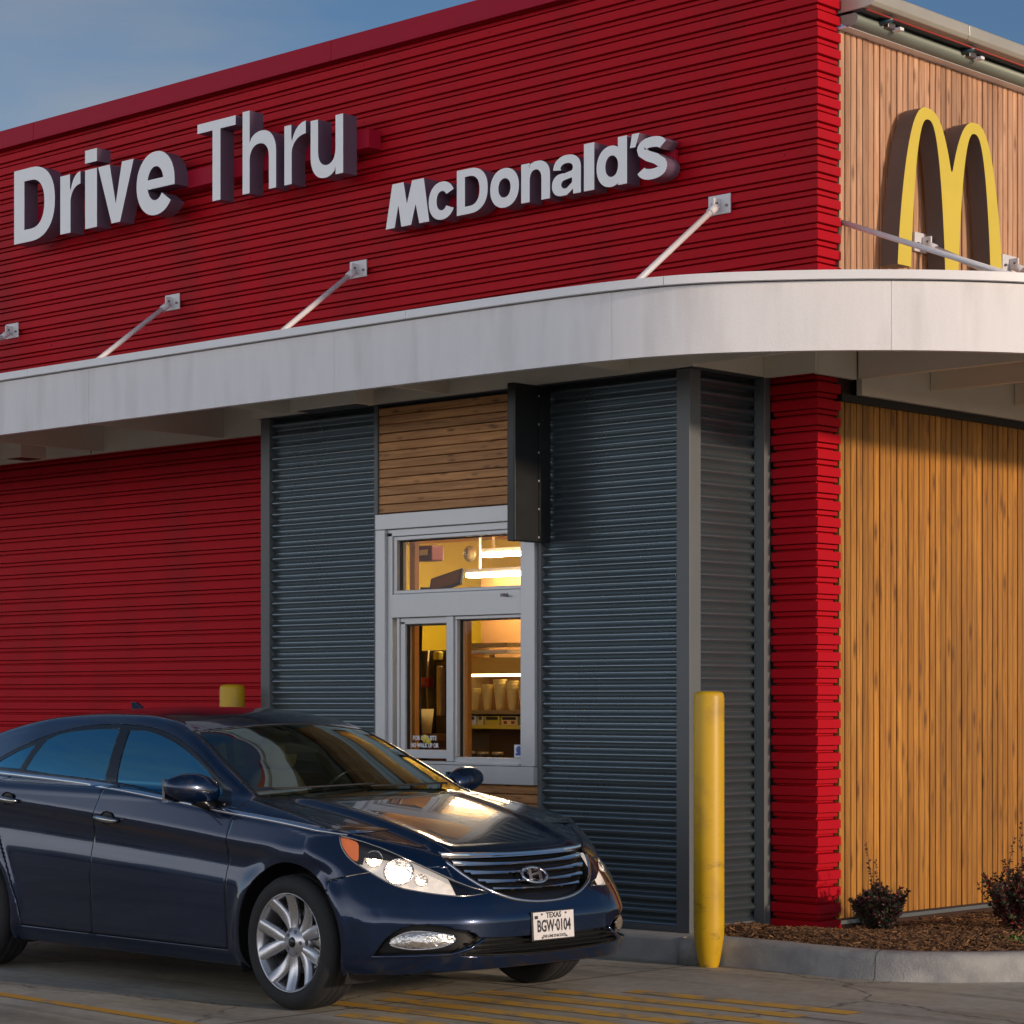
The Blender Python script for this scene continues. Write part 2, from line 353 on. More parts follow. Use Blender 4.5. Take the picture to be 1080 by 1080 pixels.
MB().box(-1.60, -1.57, -.71, -.66, .15, 3.44).build('corner_trim', M['trim'], B, .003)
MB().box(-.495, -.395, -.715, -.61, .15, 3.44).build('corner_trim', M['trim'], B, .004, label='outer corner post of the grey bay')
MB().box(-.425, -.345, -.065, -.006, .13, 3.44).build('corner_trim', M['trim'], B, .003)
MB().box(-4.16, -4.13, -.6, .03, .1, 3.44).build('bay_side_wall', M['trim'], B)
for q in ((-4.09, -3.055, -.708, -.66, .15, .188), (-1.57, -.496, -.708, -.66, .15, .188), (-.44, -.40, -.609, -.066, .15, .188)): MB().box(*q).build('base_flashing', M['trim'], B)
for q in ((-4.12, -3.03, -.66, -.60, .15, 3.44), (-1.6, -.45, -.66, -.60, .15, 3.44), (-.48, -.44, -.60, 0, .15, 3.44), (-3.02, -1.6, -.665, -.60, .15, .98), (-3.02, -1.6, -.665, -.60, 2.72, 3.44)): MB().box(*q).build('bay_wall', M['gasket'], B)
# wood panel above and below the window: horizontal knotty boards
def hboards(x0, x1, z0, z1, label):
    mb = MB(); z = z0; rr = random.Random(5)
    while z < z1-.01:
        zt = min(z+.058, z1); d = rr.uniform(-.002, .002)
        mb.prism([(-.695+d, z+.003), (-.70+d, z+.006), (-.70+d, zt-.004), (-.695+d, zt-.001), (-.67, zt-.001), (-.67, z+.003)], x0, x1, 0)
        z += .058
    return mb.build('wood_panel', M['woodH'], B, label=label)
hboards(-3.018, -1.602, 2.73, 3.42, 'knotty brown boards above the service window')
hboards(-3.018, -1.602, .17, .985, 'knotty brown boards below the service window')
# ---- service window (holes left between bars)
WN = emptypart('service_window', B)
def bar(name, x0, x1, z0, z1, y0, y1, mat='alu', bv=.003): return MB().box(x0, x1, y0, y1, z0, z1).build(name, M[mat], WN, bv)
bar('casing', -3.018, -2.93, 1.10, 2.62, -.735, -.62); bar('casing', -1.720, -1.603, 1.10, 2.62, -.735, -.62)
bar('casing', -3.018, -1.603, 2.622, 2.722, -.737, -.62); bar('casing', -3.018, -1.603, .985, 1.098, -.745, -.62)
bar('frame', -2.928, -2.882, 1.10, 2.60, -.712, -.60); bar('frame', -2.928, -1.722, 2.575, 2.62, -.712, -.60)
bar('frame', -2.880, -2.852, 2.20, 2.573, -.700, -.61); bar('frame', -2.850, -1.722, 2.548, 2.573, -.700, -.61)
bar('mid_rail', -2.880, -1.722, 2.045, 2.198, -.722, -.61); bar('frame', -2.850, -1.722, 2.200, 2.222, -.705, -.61)
bar('sash', -2.852, -2.83, 1.12, 2.043, -.700, -.61); bar('sash', -2.828, -2.785, 1.16, 2.02, -.690, -.63)
bar('sash', -2.828, -2.387, 2.002, 2.043, -.690, -.63); bar('sash', -2.784, -2.387, 1.135, 1.19, -.690, -.63)
bar('mullion', -2.385, -2.325, 1.12, 2.043, -.714, -.61); bar('sash', -2.323, -2.303, 1.15, 2.02, -.70, -.63)
bar('sash', -2.323, -1.722, 2.022, 2.043, -.70, -.63); bar('sash', -2.323, -1.722, 1.115, 1.148, -.70, -.63)
bar('gasket', -2.850, -2.842, 2.224, 2.546, -.672, -.65, 'gasket', 0); bar('gasket', -2.784, -2.776, 1.19, 2.0, -.672, -.65, 'gasket', 0)
bar('gasket', -2.784, -2.387, 1.99, 2.0, -.672, -.65, 'gasket', 0); bar('gasket', -2.302, -2.296, 1.15, 2.02, -.672, -.65, 'gasket', 0); bar('gasket', -2.302, -1.722, 2.012, 2.02, -.672, -.65, 'gasket', 0)
bar('gasket', -1.730, -1.723, 1.15, 2.02, -.672, -.65, 'gasket', 0); bar('gasket', -2.842, -1.724, 2.538, 2.546, -.672, -.65, 'gasket', 0)
bar('sill', -2.93, -1.722, 1.10, 1.118, -.75, -.62)
MB().box(-1.90, -1.84, -.728, -.7225, 2.155, 2.175).tube([(-1.87, -.73, 2.165), (-1.82, -.745, 2.155)], .006).build('latch', M['bolt'], WN)
MB().box(-2.84, -1.724, -.660, -.656, 2.224, 2.546).build('glass', M['winglass'], WN)
MB().box(-2.776, -2.387, -.664, -.660, 1.19, 2.0).build('glass', M['winglass'], WN)
MB().box(-2.296, -1.730, -.664, -.660, 1.15, 2.02).build('glass', M['winglass'], WN)
st = MB().box(-1.835, -1.755, -.6675, -.665, 1.152, 1.232).build('sticker', M['sticker'], WN)
mb = MB(); mb.lathe([(0, -.669), (.019, -.669), (.024, -.668)], 16, axis='y', c=(-1.795, 0, 1.20)); mb.box(-1.822, -1.768, -.669, -.668, 1.165, 1.18)
mb.build('sticker_print', M['stickblue'], WN)
def text(name, body, size, mat, loc, rot=(R(90), 0, 0), parent=None, ext=0., sx=1., align='LEFT', off=0.):
    cu = bpy.data.curves.new(name, 'FONT'); cu.body = body; cu.size = size; cu.extrude = ext; cu.align_x = align; cu.offset = off; cu.resolution_u = 3
    to = bpy.data.objects.new('tmp', cu); S.collection.objects.link(to)
    dg = bpy.context.evaluated_depsgraph_get(); me = bpy.data.meshes.new_from_object(to.evaluated_get(dg)); bpy.data.objects.remove(to)
    me.materials.clear(); me.materials.append(mat)
    o = bpy.data.objects.new(name, me); S.collection.objects.link(o); o.location = loc; o.rotation_euler = rot; o.scale = (sx, 1, 1)
    if parent: o.parent = parent
    return o
text('sticker_lettering', 'FOR OUR SITE', .040, M['sticker'], (-2.735, -.668, 1.252), parent=WN, sx=.85, ext=.0008, off=.0012)
text('sticker_lettering', 'NO WALK UP OR', .040, M['sticker'], (-2.755, -.668, 1.205), parent=WN, sx=.80, ext=.0008, off=.0012)
mb = MB(); mb.lathe([(0, -.6705), (.024, -.6705), (.026, -.669)], 14, axis='y', c=(-2.625, 0, 1.262)); mb.lathe([(0, -.6705), (.020, -.6705), (.022, -.669)], 14, axis='y', c=(-2.59, 0, 1.245)); mb.build('yellow_sticker', M['arch'], WN)

# ---- interior room behind the window
IN = emptypart('interior_room', B)
MB().box(-9, -.6, 2.6, 2.7, 0, 2.82).build('interior_wall', M['orangewall'], IN)
MB().box(-9, -.6, .24, 2.6, 2.82, 2.88).box(-4.1, -.5, -.6, .24, 2.82, 2.88).build('interior_ceiling', M['ceil'], IN)
MB().box(-9, -.6, .24, 2.6, .1, .15).box(-4.1, -.5, -.6, .24, .1, .15).build('interior_floor', M['tile'], IN)
for q in ((-9, -8.9, .24, 2.6, .15, 2.82), (-.7, -.6, .24, 2.6, .15, 2.82)): MB().box(*q).build('interior_wall', M['orangewall'], IN)
MB().box(-4.1, -4.04, -.6, .24, .15, 2.82).build('interior_wall', M['orangewall'], IN)
# door jambs inside: brownish posts seen through the panes
MB().box(-3.12, -3.07, -.32, -.28, .2, 2.81).box(-2.64, -2.58, -.32, -.28, .2, 2.2).build('interior_jamb', pmat('jamb', (.55, .25, .06), .6), IN)
MB().box(-4.32, -2.2, 1.62, 1.68, .15, 2.50).box(-5.6,-5.45,1.62,1.68,.15,2.81).build('interior_partition', pmat('partition', (.42, .20, .06), .6), IN)
# openings cut in the backing wall so that the interior is reachable to the eye: rebuild backing with a gap
for o in [o for o in B.children if o.name.startswith('backing_wall')]: bpy.data.objects.remove(o)
MB().box(-14, -9.0, .06, .235, 0, 6.05).box(-9.0, -.45, .06, .235, 2.9, 6.05).box(-9.0, -4.02, .06, .235, 0, 2.9).box(-.45, -.06, .06, .23, .1, 6.05).build('backing_wall', M['gasket'], B)
# ceiling lights inside (lit)
for i, (x, y, z, L_) in enumerate(((-3.72, 1.5, 2.62, .92), (-3.72, 1.35, 2.46, .92), (-2.9, .62, 2.80, 1.1), (-6.5, 1.3, 2.80, 1.6))):
    t = thing('ceiling_light', ('upper of the two lit strip lights behind the upper window pane', 'lower of the two lit strip lights behind the upper window pane', 'lit strip light on the ceiling just behind the service window, above the cups', 'lit strip light far inside to the left of the window')[i], 'light', (x, y, z), 0, 'strip lights inside')
    MB().box(-L_/2, L_/2, -.05, .05, .0, .03).box(-L_/2+.1, -L_/2+.11, -.01, .01, .03, 2.82-z+.0 if z < 2.8 else .031).box(L_/2-.11, L_/2-.1, -.01, .01, .03, 2.82-z if z < 2.8 else .031).build('housing', M['cap'], t)
    MB().box(-L_/2+.01, L_/2-.01, -.052, .045, -.03, -.001).build('diffuser', M['tube_on'], t)
# things inside
t = thing('display_monitor', 'dark touch screen on an arm behind the upper window pane', 'monitor', (-3.10, .0, 2.27), R(8))
o = MB().box(-.14, .14, -.012, .012, -.01, .12).build('screen', M['darkplastic'], t, .006); o.rotation_euler = (R(-30), R(-14), 0)
o = MB().box(-.12, .12, -.016, -.013, .005, .105).build('screen_face', pmat('dim_screen', (.16, .08, .03), .3), t); o.rotation_euler = (R(-30), R(-14), 0)
MB().tube([(0, .03, .03), (-.08, .05, -.01), (-.24, .06, .0), (-.26, .06, -.12), (-.26, .06, -1.3)], .020).build('arm', M['darkplastic'], t)
t = thing('wall_speaker', 'small dark box hanging inside at the top left of the window', 'speaker', (-3.75, .5, 2.50))
MB().box(-.09, .08, -.06, .06, 0, .11).build('case', pmat('maroon_case', (.12, .02, .02), .5), t, .01); MB().box(-.04, .04, -.064, -.061, .04, .08).build('grille', M['cap'], t)
t = thing('wall_clock', 'round clock on the yellow interior wall', 'clock', (-4.41, 1.58, 2.63))
MB().lathe([(.0, -.02), (.045, -.02), (.05, 0), (.06, .0), (.06, .02)], 24, axis='y').build('case', M['steel'], t)
MB().box(-.003, .003, -.025, -.021, 0, .04).box(-.03, 0, -.025, -.021, -.003, .003).build('hand', M['darkplastic'], t)
t = thing('shelf_unit', 'steel shelf unit holding cups behind the right window pane', 'shelf', (-2.92, .25, 0))
MB().box(-.30, .34, -.02, .30, 1.415, 1.44).build('shelf', M['steel'], t); MB().box(-.30, .34, -.02, .30, 1.315, 1.34).build('shelf', M['arch'], t)
MB().box(-.30, .34, -.03, .30, 1.69, 1.80).build('hood', pmat('warm_panel', (.72, .45, .10), .5), t, .004); MB().box(-.28, .20, -.035, .25, 1.83, 1.85).build('rail', M['cap'], t)
MB().box(-.28, .16, .0, .25, 1.875, 1.90).build('rail', M['steel'], t)
MB().box(-.30, .34, .30, .32, .15, 1.80).build('back_panel', pmat('shelf_back', (.20, .10, .035), .6), t)
MB().box(-.26, .30, .05, .09, 1.672, 1.689).build('shelf_light', M['fill_glow'], t)  # added glowing strip to brighten the cups, no known lamp here
for x in (-.31, .34): MB().box(x-.01, x+.02, -.02, .30, .15, 1.88).build('upright', M['steel'], t)
cups = [(-.225, .15, .050), (-.10, .175, .040), (.02, .21, .048), (.135, .20, .046), (.245, .18, .044)]
cl = ['short wide stack of paper cups at the left end of the shelf', 'thin stack of paper cups second from the left on the shelf', 'tallest stack of paper cups in the middle of the shelf', 'tall wide stack of paper cups right of the tallest one', 'stack of paper cups at the right end of the shelf']
for (x, h_, r_), lb in zip(cups, cl):
    c = MB(); pr = [(0, 0), (r_*.55, 0)]; k = 8
    for i in range(k): z = h_*(i+1)/k; rr = r_*(.55+.45*(i+1)/k); pr += [(rr*.985, z-.006), (rr*1.03, z-.004), (rr*1.03, z)]
    pr.append((r_*.9, h_-.004)); c.lathe(pr, 20)
    tag(c.build('paper_cup_stack', M['cup'], None), lb, 'cups', 'stacks of cups on the shelf').location = (-2.92+x, .33, 1.441)
for i, (x, w, m1, lb) in enumerate(((-.20, .13, 'cap', 'white box of sachets under the cups, left end'), (-.09, .05, 'cup', 'narrow tan box between the boxes under the cups'), (.02, .13, 'arch', 'yellow box under the cups'), (.18, .15, 'cup', 'tan box with red dots under the cups'))):
    b = thing('sachet_box', lb, 'box', (-2.92+x, .30, 1.341), 0, 'boxes on the lower shelf')
    MB().box(-w/2, w/2, -.05, .08, 0, .06).build('carton', M[m1], b, .003)
    MB().box(-w/2+.012, w/2-.012, -.053, -.051, .035, .055).build('opening', M['darkplastic'], b)
    if i == 3: MB().box(-.05, -.02, -.053, -.0515, .008, .028).box(.02, .05, -.053, -.0515, .008, .028).build('print', M['redplastic'], b)
for i, x in enumerate((-2.86, -2.74, -2.61)):
    b = thing('jar', ('round dark jar low on the left under the shelf', 'round dark jar low in the middle under the shelf', 'round dark jar low on the right under the shelf')[i], 'jar', (x, .0, 1.08), 0, 'jars below the shelf')
    MB().lathe([(0, 0), (.038, 0), (.042, .01), (.042, .06), (.036, .07)], 18).build('body', M['darkplastic'], b); MB().lathe([(.0, .085), (.036, .085), (.04, .078), (.04, .07)], 18).build('lid', M['steel'], b)
tag(MB().box(-3.16, -2.45, -.12, .22, 1.0, 1.075).build('counter', M['steel']), 'steel counter under the shelf inside the window', 'counter')
t = thing('drink_dispenser', 'dark drinks machine with hoses behind the left sliding pane', 'machine', (-3.55, .32, 0))
MB().box(-.26, .28, 0, .35, .9, 1.86).build('cabinet', pmat('machine_dark', (.09, .055, .02), .4, metal=.3, var=.3, vscale=9), t, .01)
for i, x in enumerate((-.22, -.16, -.10, -.02, .05)): MB().tube([(x, -.01, 1.86), (x, -.03, 1.6), (x+.01, -.02, 1.2)], .008).build('hose', M['steel'] if i % 2 else M['darkplastic'], t)
MB().box(-.10, .02, -.06, -.002, 1.60, 1.67).build('valve', M['redplastic'], t, .01); MB().box(-.24, -.18, -.05, -.002, 1.52, 1.68).build('valve', M['redplastic'], t, .01)
MB().box(.06, .12, -.05, -.002, 1.79, 1.85).build('lamp', M['arch'], t, .01); MB().box(.09, .14, -.05, -.002, 1.4, 1.75).build('pipe', M['steel'], t, .01)
for i, (x, y, z, w, h_, lb) in enumerate(((-3.40, .1, 1.28, .13, .17, 'tapered tan cup standing behind the left pane'), (-3.62, .14, 1.28, .08, .12, 'small tan cup at the far left of the left pane'))):
    c = MB(); c.lathe([(0, 0), (w*.36, 0), (w*.5, h_), (w*.46, h_-.01)], 20); tag(c.build('takeaway_cup', M['cup']), lb, 'cup').location = (x, y, z)
tag(MB().box(-3.80, -3.20, -.02, .25, 1.235, 1.279).box(-3.75, -3.71, .0, .2, .15, 1.235).box(-3.27, -3.23, .0, .2, .15, 1.235).build('side_table', pmat('brown_table', (.16, .07, .025), .6)), 'brown side counter behind the left sliding pane', 'counter')

# ---- canopy
C = emptypart('canopy', B)
ZB, ZT = 3.40, 3.83
# plan of the outer face: straight, then swept round the corner
ctrl = [(-14, -1.60), (-10, -1.60), (-6, -1.60), (-4, -1.59), (-2.4, -1.575), (-1.1, -1.545), (-.35, -1.485), (.13, -1.365), (.54, -1.13), (.99, -.765), (1.37, -.33), (1.62, .12), (1.78, .8), (1.82, 1.6), (1.83, 3), (1.83, 6), (1.83, 9)]
def crv(P, n):
    out = []
    for i in range(len(P)-1):
        p0 = P[max(i-1, 0)]; p1 = P[i]; p2 = P[i+1]; p3 = P[min(i+2, len(P)-1)]
        d = math.dist(p1, p2); m1 = [(p2[k]-p0[k])/(math.dist(p0, p2))*d for k in range(2)]; m2 = [(p3[k]-p1[k])/(math.dist(p1, p3))*d for k in range(2)]
        for j in range(n):
            t = j/n
            out.append(tuple((2*t**3-3*t**2+1)*p1[k]+(t**3-2*t**2+t)*m1[k]+(-2*t**3+3*t**2)*p2[k]+(t**3-t**2)*m2[k] for k in range(2)))
    out.append(P[-1]); return out
PL = crv(ctrl, 10)
def offp(P, d):
    o = []
    for i, p in enumerate(P):
        a = P[max(i-1, 0)]; b = P[min(i+1, len(P)-1)]; tx, ty = b[0]-a[0], b[1]-a[1]; l_ = math.hypot(tx, ty)
        o.append((p[0]-ty/l_*d, p[1]+tx/l_*d))     # +d = inwards (towards the building)
    return o
def sweep(prof, P, mat, name, smooth=True, label=None, bev=0):
    """prof: closed list of (inward offset, z)"""
    mb = MB(); n = len(prof); rows = [offp(P, d) for d, z in prof]; vs = []
    for i in range(len(P)):
        for j in range(n): vs.append((rows[j][i][0], rows[j][i][1], prof[j][1]))
    fs = [(i*n+j, i*n+(j+1) % n, (i+1)*n+(j+1) % n, (i+1)*n+j) for i in range(len(P)-1) for j in range(n)]
    mb.add(vs, fs, 0, smooth); m = len(P)-1
    mb.f += [tuple(range(n)), tuple(m*n+j for j in range(n-1, -1, -1))]; mb.mi += [0, 0]; mb.sm += [False, False]
    o = mb.build(name, mat, C, label=label)
    md = o.modifiers.new('e', 'EDGE_SPLIT'); md.split_angle = R(32)
    return o
# fascia panels with thin joints
def cutplan(fr):
    """indices of PL nearest to x or y joints"""
    return fr
lens = [0]
for a, b in zip(PL, PL[1:]): lens.append(lens[-1]+math.dist(a, b))
def at(s):
    for i in range(len(PL)-1):
        if lens[i+1] >= s:
            t = (s-lens[i])/(lens[i+1]-lens[i]); return (PL[i][0]*(1-t)+PL[i+1][0]*t, PL[i][1]*(1-t)+PL[i+1][1]*t)
    return PL[-1]
def arcpos(x):   # arclength where the plan passes x
    for i in range(len(PL)-1):
        if PL[i][0] <= x <= PL[i+1][0]: return lens[i]+(x-PL[i][0])/(PL[i+1][0]-PL[i][0]+1e-9)*(lens[i+1]-lens[i])
    return 0
joints = [0, arcpos(-10.6), arcpos(-7.4), arcpos(-4.95), arcpos(-2.5), arcpos(-.33), arcpos(1.02), arcpos(1.02)+2.4, arcpos(1.02)+4.8, lens[-1]]
for a, b in zip(joints, joints[1:]):
    pp = [at(a+.0012)]+[PL[i] for i in range(len(PL)) if a+.02 < lens[i] < b-.02]+[at(b-.0012)]
    if len(pp) < 3: pp.insert(1, at((a+b)/2))
    sweep([(0, ZB), (0, ZT-.055), (.045, ZT-.055), (.045, ZB)], pp, M['white'], 'fascia', False)
sweep([(.002, ZB+.004), (.03, ZB+.004), (.03, ZT-.06), (.002, ZT-.06)], [p for p in offp(PL, .004)], M['beam'], 'joint_backing', False)
jc = [0, arcpos(-5.6), arcpos(-1.85), arcpos(.0), arcpos(1.3)+2, lens[-1]]
for a, b in zip(jc, jc[1:]):
    pp = [at(a+.0015)]+[PL[i] for i in range(len(PL)) if a+.02 < lens[i] < b-.02]+[at(b-.0015)]
    sweep([(-.035, ZT-.048), (-.035, ZT), (.12, ZT+.012), (.12, ZT-.048)], pp, M['cap'], 'fascia_cap', False)
# deck of the canopy
inner = offp(PL, .05)
mb = MB(); poly = inner+[(.005, 9), (.005, -.005), (-14, -.005)]
mb.prism(poly, 3.72, 3.76, 2); mb.build('deck', pmat('deck_white', (.5, .47, .40), .6), C)
# beams under the deck: perpendicular to each facade
def fascia_y(x):
    for a, b in zip(inner, inner[1:]):
        if a[0] <= x <= b[0]: return a[1]+(b[1]-a[1])*(x-a[0])/(b[0]-a[0]+1e-9)
    return -1.5
def fascia_x(y):
    for a, b in zip(inner, inner[1:]):
        if a[1] <= y <= b[1] and a[0] > 0: return a[0]+(b[0]-a[0])*(y-a[1])/(b[1]-a[1]+1e-9)
    return 1.75
for x in (-12.9, -11.4, -9.9, -8.4, -6.85, -5.4):
    MB().box(x-.02, x+.02, fascia_y(x)+.005, -.03, 3.46, 3.715).build('beam', M['beam'], C)
for x in (-3.87, -2.35, -.85):
    MB().box(x-.02, x+.02, fascia_y(x)+.005, -.745, 3.455, 3.715).build('beam', M['beam'], C)
MB().box(-.36, fascia_x(-.72)-.005, -.745, -.705, 3.455, 3.715).build('beam', M['beam'], C)
for y in (.37, 1.15, 2.13, 3.15, 4.2, 5.3, 6.4, 7.5):
    MB().box(.045, fascia_x(y)-.01, y-.02, y+.02, 3.44, 3.715).build('beam', M['beam'], C)
# ledgers on the walls
MB().box(-14, -4.20, -.035, -.004, 3.45, 3.715).build('ledger', M['beam'], C)
MB().box(-4.235, -.3675, -.745, -.722, 3.445, 3.715).build('ledger', M['beam'], C)
MB().box(-4.235, -4.205, -.72, -.04, 3.445, 3.715).build('ledger', M['beam'], C)
MB().box(-.367, -.345, -.7455, -.045, 3.4445, 3.715).build('ledger', M['beam'], C)
MB().box(-.344, .035, -.075, -.04, 3.44, 3.715).build('ledger', M['beam'], C)
MB().box(.004, .035, -.038, .345, 3.435, 3.715).build('ledger', M['beam'], C)
MB().box(.0, .04, .395, 9, 3.348, 3.715).build('ledger', M['beam'], C)
mb = MB()
for x in (-7.0, -3.55): mb.box(x, x+.02, -.7465, -.745, 3.45, 3.7) if x > -4 else mb.box(x, x+.012, -.037, -.035, 3.455, 3.7)
mb.build('ledger_joint', M['trim'], C)
# bay top closing
MB().box(-4.2, -.35, -.70, 0, 3.442, 3.46).build('bay_top', M['trim'], B)
# hanger rods with plates
def rod(p0, p1, plate, n):
    g = emptypart('hanger_rod', C)
    # rods sit under the canopy part; plate + rod in one sub-part each
    bpy.data.objects.remove(g)
    v = Vector(p1)-Vector(p0); v.normalize()
    mb = MB(); mb.tube([Vector(p0)+v*.05, p1], .019, 12); 
    mb.tube([Vector(p0)+v*.03, Vector(p0)+v*.11], .026, 12)
    mb.build('hanger_rod', M['rod'], C)
    x, y, z = p0; m2 = MB()
    if n == 'y':
        m2.box(x-.085, x+.085, -.014, -.002, z-.06, z+.06); m2.box(x-.008, x+.008, -.075, -.015, z-.035, z+.035)
        m2.build('rod_plate', M['rod'], C, .003)
        b = MB()
        for dx in (-.06, .06): b.lathe([(0, -.026), (.009, -.026), (.009, -.0145)], 6, axis='y', c=(x+dx, 0, z-.012), smooth=False)
        b.tube([(x-.02, -.055, z), (x+.02, -.055, z)], .009, 6); b.build('bolt', M['bolt'], C)
    else:
        m2.box(-.015, .004, y-.085, y+.085, z-.06, z+.06); m2.box(.005, .07, y-.008, y+.008, z-.035, z+.035)
        m2.build('rod_plate', M['rod'], C, .003)
        b = MB()
        for dy in (-.06, .06): b.tube([(.005, y+dy, z-.012), (.018, y+dy, z-.012)], .009, 6)
        b.tube([(.05, y-.02, z), (.05, y+.02, z)], .009, 6); b.build('bolt', M['bolt'], C)
for x in (-12.2, -10.15, -8.088, -6.014, -3.952, -.73):
    rod((x, -.02, 4.54), (x, -1.05, 3.78), None, 'y')
for y in (1.10, 2.12, 3.15, 4.2):
    rod((.0, y, 4.365), (1.15, y, 3.80), None, 'x')
MB().tube([(-.015, .262, 4.375), (1.30, .262, 3.86)], .017, 12).build('hanger_rod', M['rod'], C)
# soffit lights
for i, (x, y, w, d, lb) in enumerate(((-3.12, -1.02, .62, .16, 'flat rectangular light under the canopy above the wood panel'), (-7.3, -.45, .24, .24, 'flat square light under the canopy at the far left'))):
    t = thing('canopy_light', lb, 'light', (x, y, 3.455), 0, 'lights under the canopy')
    MB().box(-w/2, w/2, -d/2, d/2, -.05, .26).build('housing', M['beam'], t, .004)
    MB().box(-w/2+.03, w/2-.03, -d/2+.03, d/2-.03, -.055, -.0505).build('lens', M['darkplastic'], t)
# black projecting box right of the window
t = thing('sign_box', 'tall narrow black box projecting from the wall above right of the service window', 'sign box', (-1.515, -.70, 2.47))
MB().box(-.035, .020, -.335, -.012, 0, .955).build('case', M['black'], t, .004)
MB().box(.0205, .032, -.335, -.13, .004, .95).build('side_panel', M['black'], t, .002)
MB().box(.0205, .027, -.11, -.012, .004, .95).build('side_panel', M['black'], t, .002)
mb = MB()
for k in range(6): mb.tube([(.021, -.12, .03+k*.172), (.030, -.12, .03+k*.172)], .006, 8)
mb.build('screw', M['alu'], t)
MB().box(-.03, .015, -.011, -.001, .1, .85).build('mounting_plate', M['trim'], t)
# spotlights on the roof edge
for i, (y, lb) in enumerate(((.52, 'small dark spotlight clamp on the roof edge nearest the red corner'), (1.42, 'small dark spotlight clamp on the roof edge above the yellow arches'), (2.36, 'small dark spotlight clamp on the roof edge at the right'))):
    t = thing('spotlight', lb, 'spotlight', (.14, y, 5.585), 0, 'spotlights on the roof edge')
    MB().tube([(-.02, -.05, 0), (.05, -.02, .02)], .018, 10).build('lamp_head', pmat('spot_blue', (.03, .07, .09), .35), t)
    MB().box(-.03, .01, -.01, .07, -.02, .025).build('clamp', M['bolt'], t, .004); MB().box(-.01, .05, .06, .10, -.03, -.01).build('bracket', M['cap'], t, .003)
# ================================================================== SIGNS
def arc(cx, cy, rx, ry, a0, a1, n=14, p=2.0):
    o = []
    for i in range(n+1):
        a = R(a0+(a1-a0)*i/n); c, s_ = math.cos(a), math.sin(a)
        o.append((cx+rx*math.copysign(abs(c)**(2/p), c), cy+ry*math.copysign(abs(s_)**(2/p), s_)))
    return o
def stroke(pts, t, ts=None):
    """outline of a polyline of thickness t"""
    Lf, Rt = [], []
    for i, p in enumerate(pts):
        a = pts[max(i-1, 0)]; b = pts[min(i+1, len(pts)-1)]; dx, dy = b[0]-a[0], b[1]-a[1]; l_ = math.hypot(dx, dy); h_ = (ts[i] if ts else t)/2
        Lf.append((p[0]-dy/l_*h_, p[1]+dx/l_*h_)); Rt.append((p[0]+dy/l_*h_, p[1]-dx/l_*h_))
    return Lf+Rt[::-1]
def gl_D(w, s): return [[(0, 0)]+arc(w*.42, .5, w*.58, .5, -90, 90, 20, 2.3)+[(0, 1)], [(s, .17)]+arc(w*.42, .5, w*.58-s, .33, -90, 90, 16, 2.3)+[(s, .83)]]
def gl_stem(w, s, h=1): return [[(0, 0), (w, 0), (w, h), (0, h)]]
def gl_r(w, s, x): return [[(0, 0), (s, 0), (s, x*.52)]+arc(w, x*.52, w-s, x*.28, 180, 95, 8)+[(w, x*.80), (w, x*1.01)]+arc(w, x*.62, w-s, x*.39, 95, 165, 8)+[(s*.95, x*.78), (s*.95, x), (0, x)]]
def gl_n(w, s, x, H=None):
    H = H or x
    o = [(0, 0), (s, 0), (s, x*.55)]+arc((s+w-s)/2, x*.55, (w-2*s)/2, x*.26, 180, 0, 12, 2.2)+[(w-s, 0), (w, 0), (w, x*.62)]+arc(w*.56, x*.62, w*.44, x*.40, 0, 130, 12, 2.2)
    o += [(s, x*.86), (s, H), (0, H)]
    return [o]
def gl_u(w, s, x): return [[(w-a, x-b) for a, b in gl_n(w, s, x)[0]]]
def gl_v(w, s, x): return [[(w*.38, 0), (w*.62, 0), (w, x), (w-s*.98, x), (w*.5, x*.32), (s*.98, x), (0, x)]]
def gl_o(w, s, x): return [arc(w/2, x/2, w/2, x/2+.015, 0, 360, 32, 2.15)[:-1], arc(w/2, x/2, w/2-s, x/2-s*.82, 0, 360, 28, 2.15)[:-1]]
def gl_e(w, s, x):
    t = s*.72; c = x*.52; ri = w/2-s; ry = x/2-s*.78
    o = [(w, c-t/2)]+arc(w/2, x/2, w/2, x/2+.015, 0, 180, 18, 2.1)+arc(w/2, x/2, w/2, x/2+.015, 180, 322, 16, 2.1)
    o += arc(w/2, x/2, ri, ry, 322, 190, 14, 2.1)+[(s, c-t/2)]
    hole = arc(w/2, x/2, ri, ry, 14, 166, 14, 2.1)
    return [o, hole]
def gl_c(w, s, x): return [arc(w/2, x/2, w/2, x/2+.015, 28, 332, 30, 2.15)+arc(w/2, x/2, w/2-s, x/2-s*.78, 325, 35, 24, 2.15)]
def gl_d(w, s, x, H=1):
    o = [(w, 0), (w, H), (w-s, H), (w-s, x*.90)]+arc(w*.47, x/2, w*.47, x/2+.012, 62, 298, 22, 2.1)+[(w-s, x*.10), (w-s, 0)]
    return [o, arc(w*.5, x/2, w*.5-s*.98, x/2-s*.78, 0, 360, 24, 2.1)[:-1]]
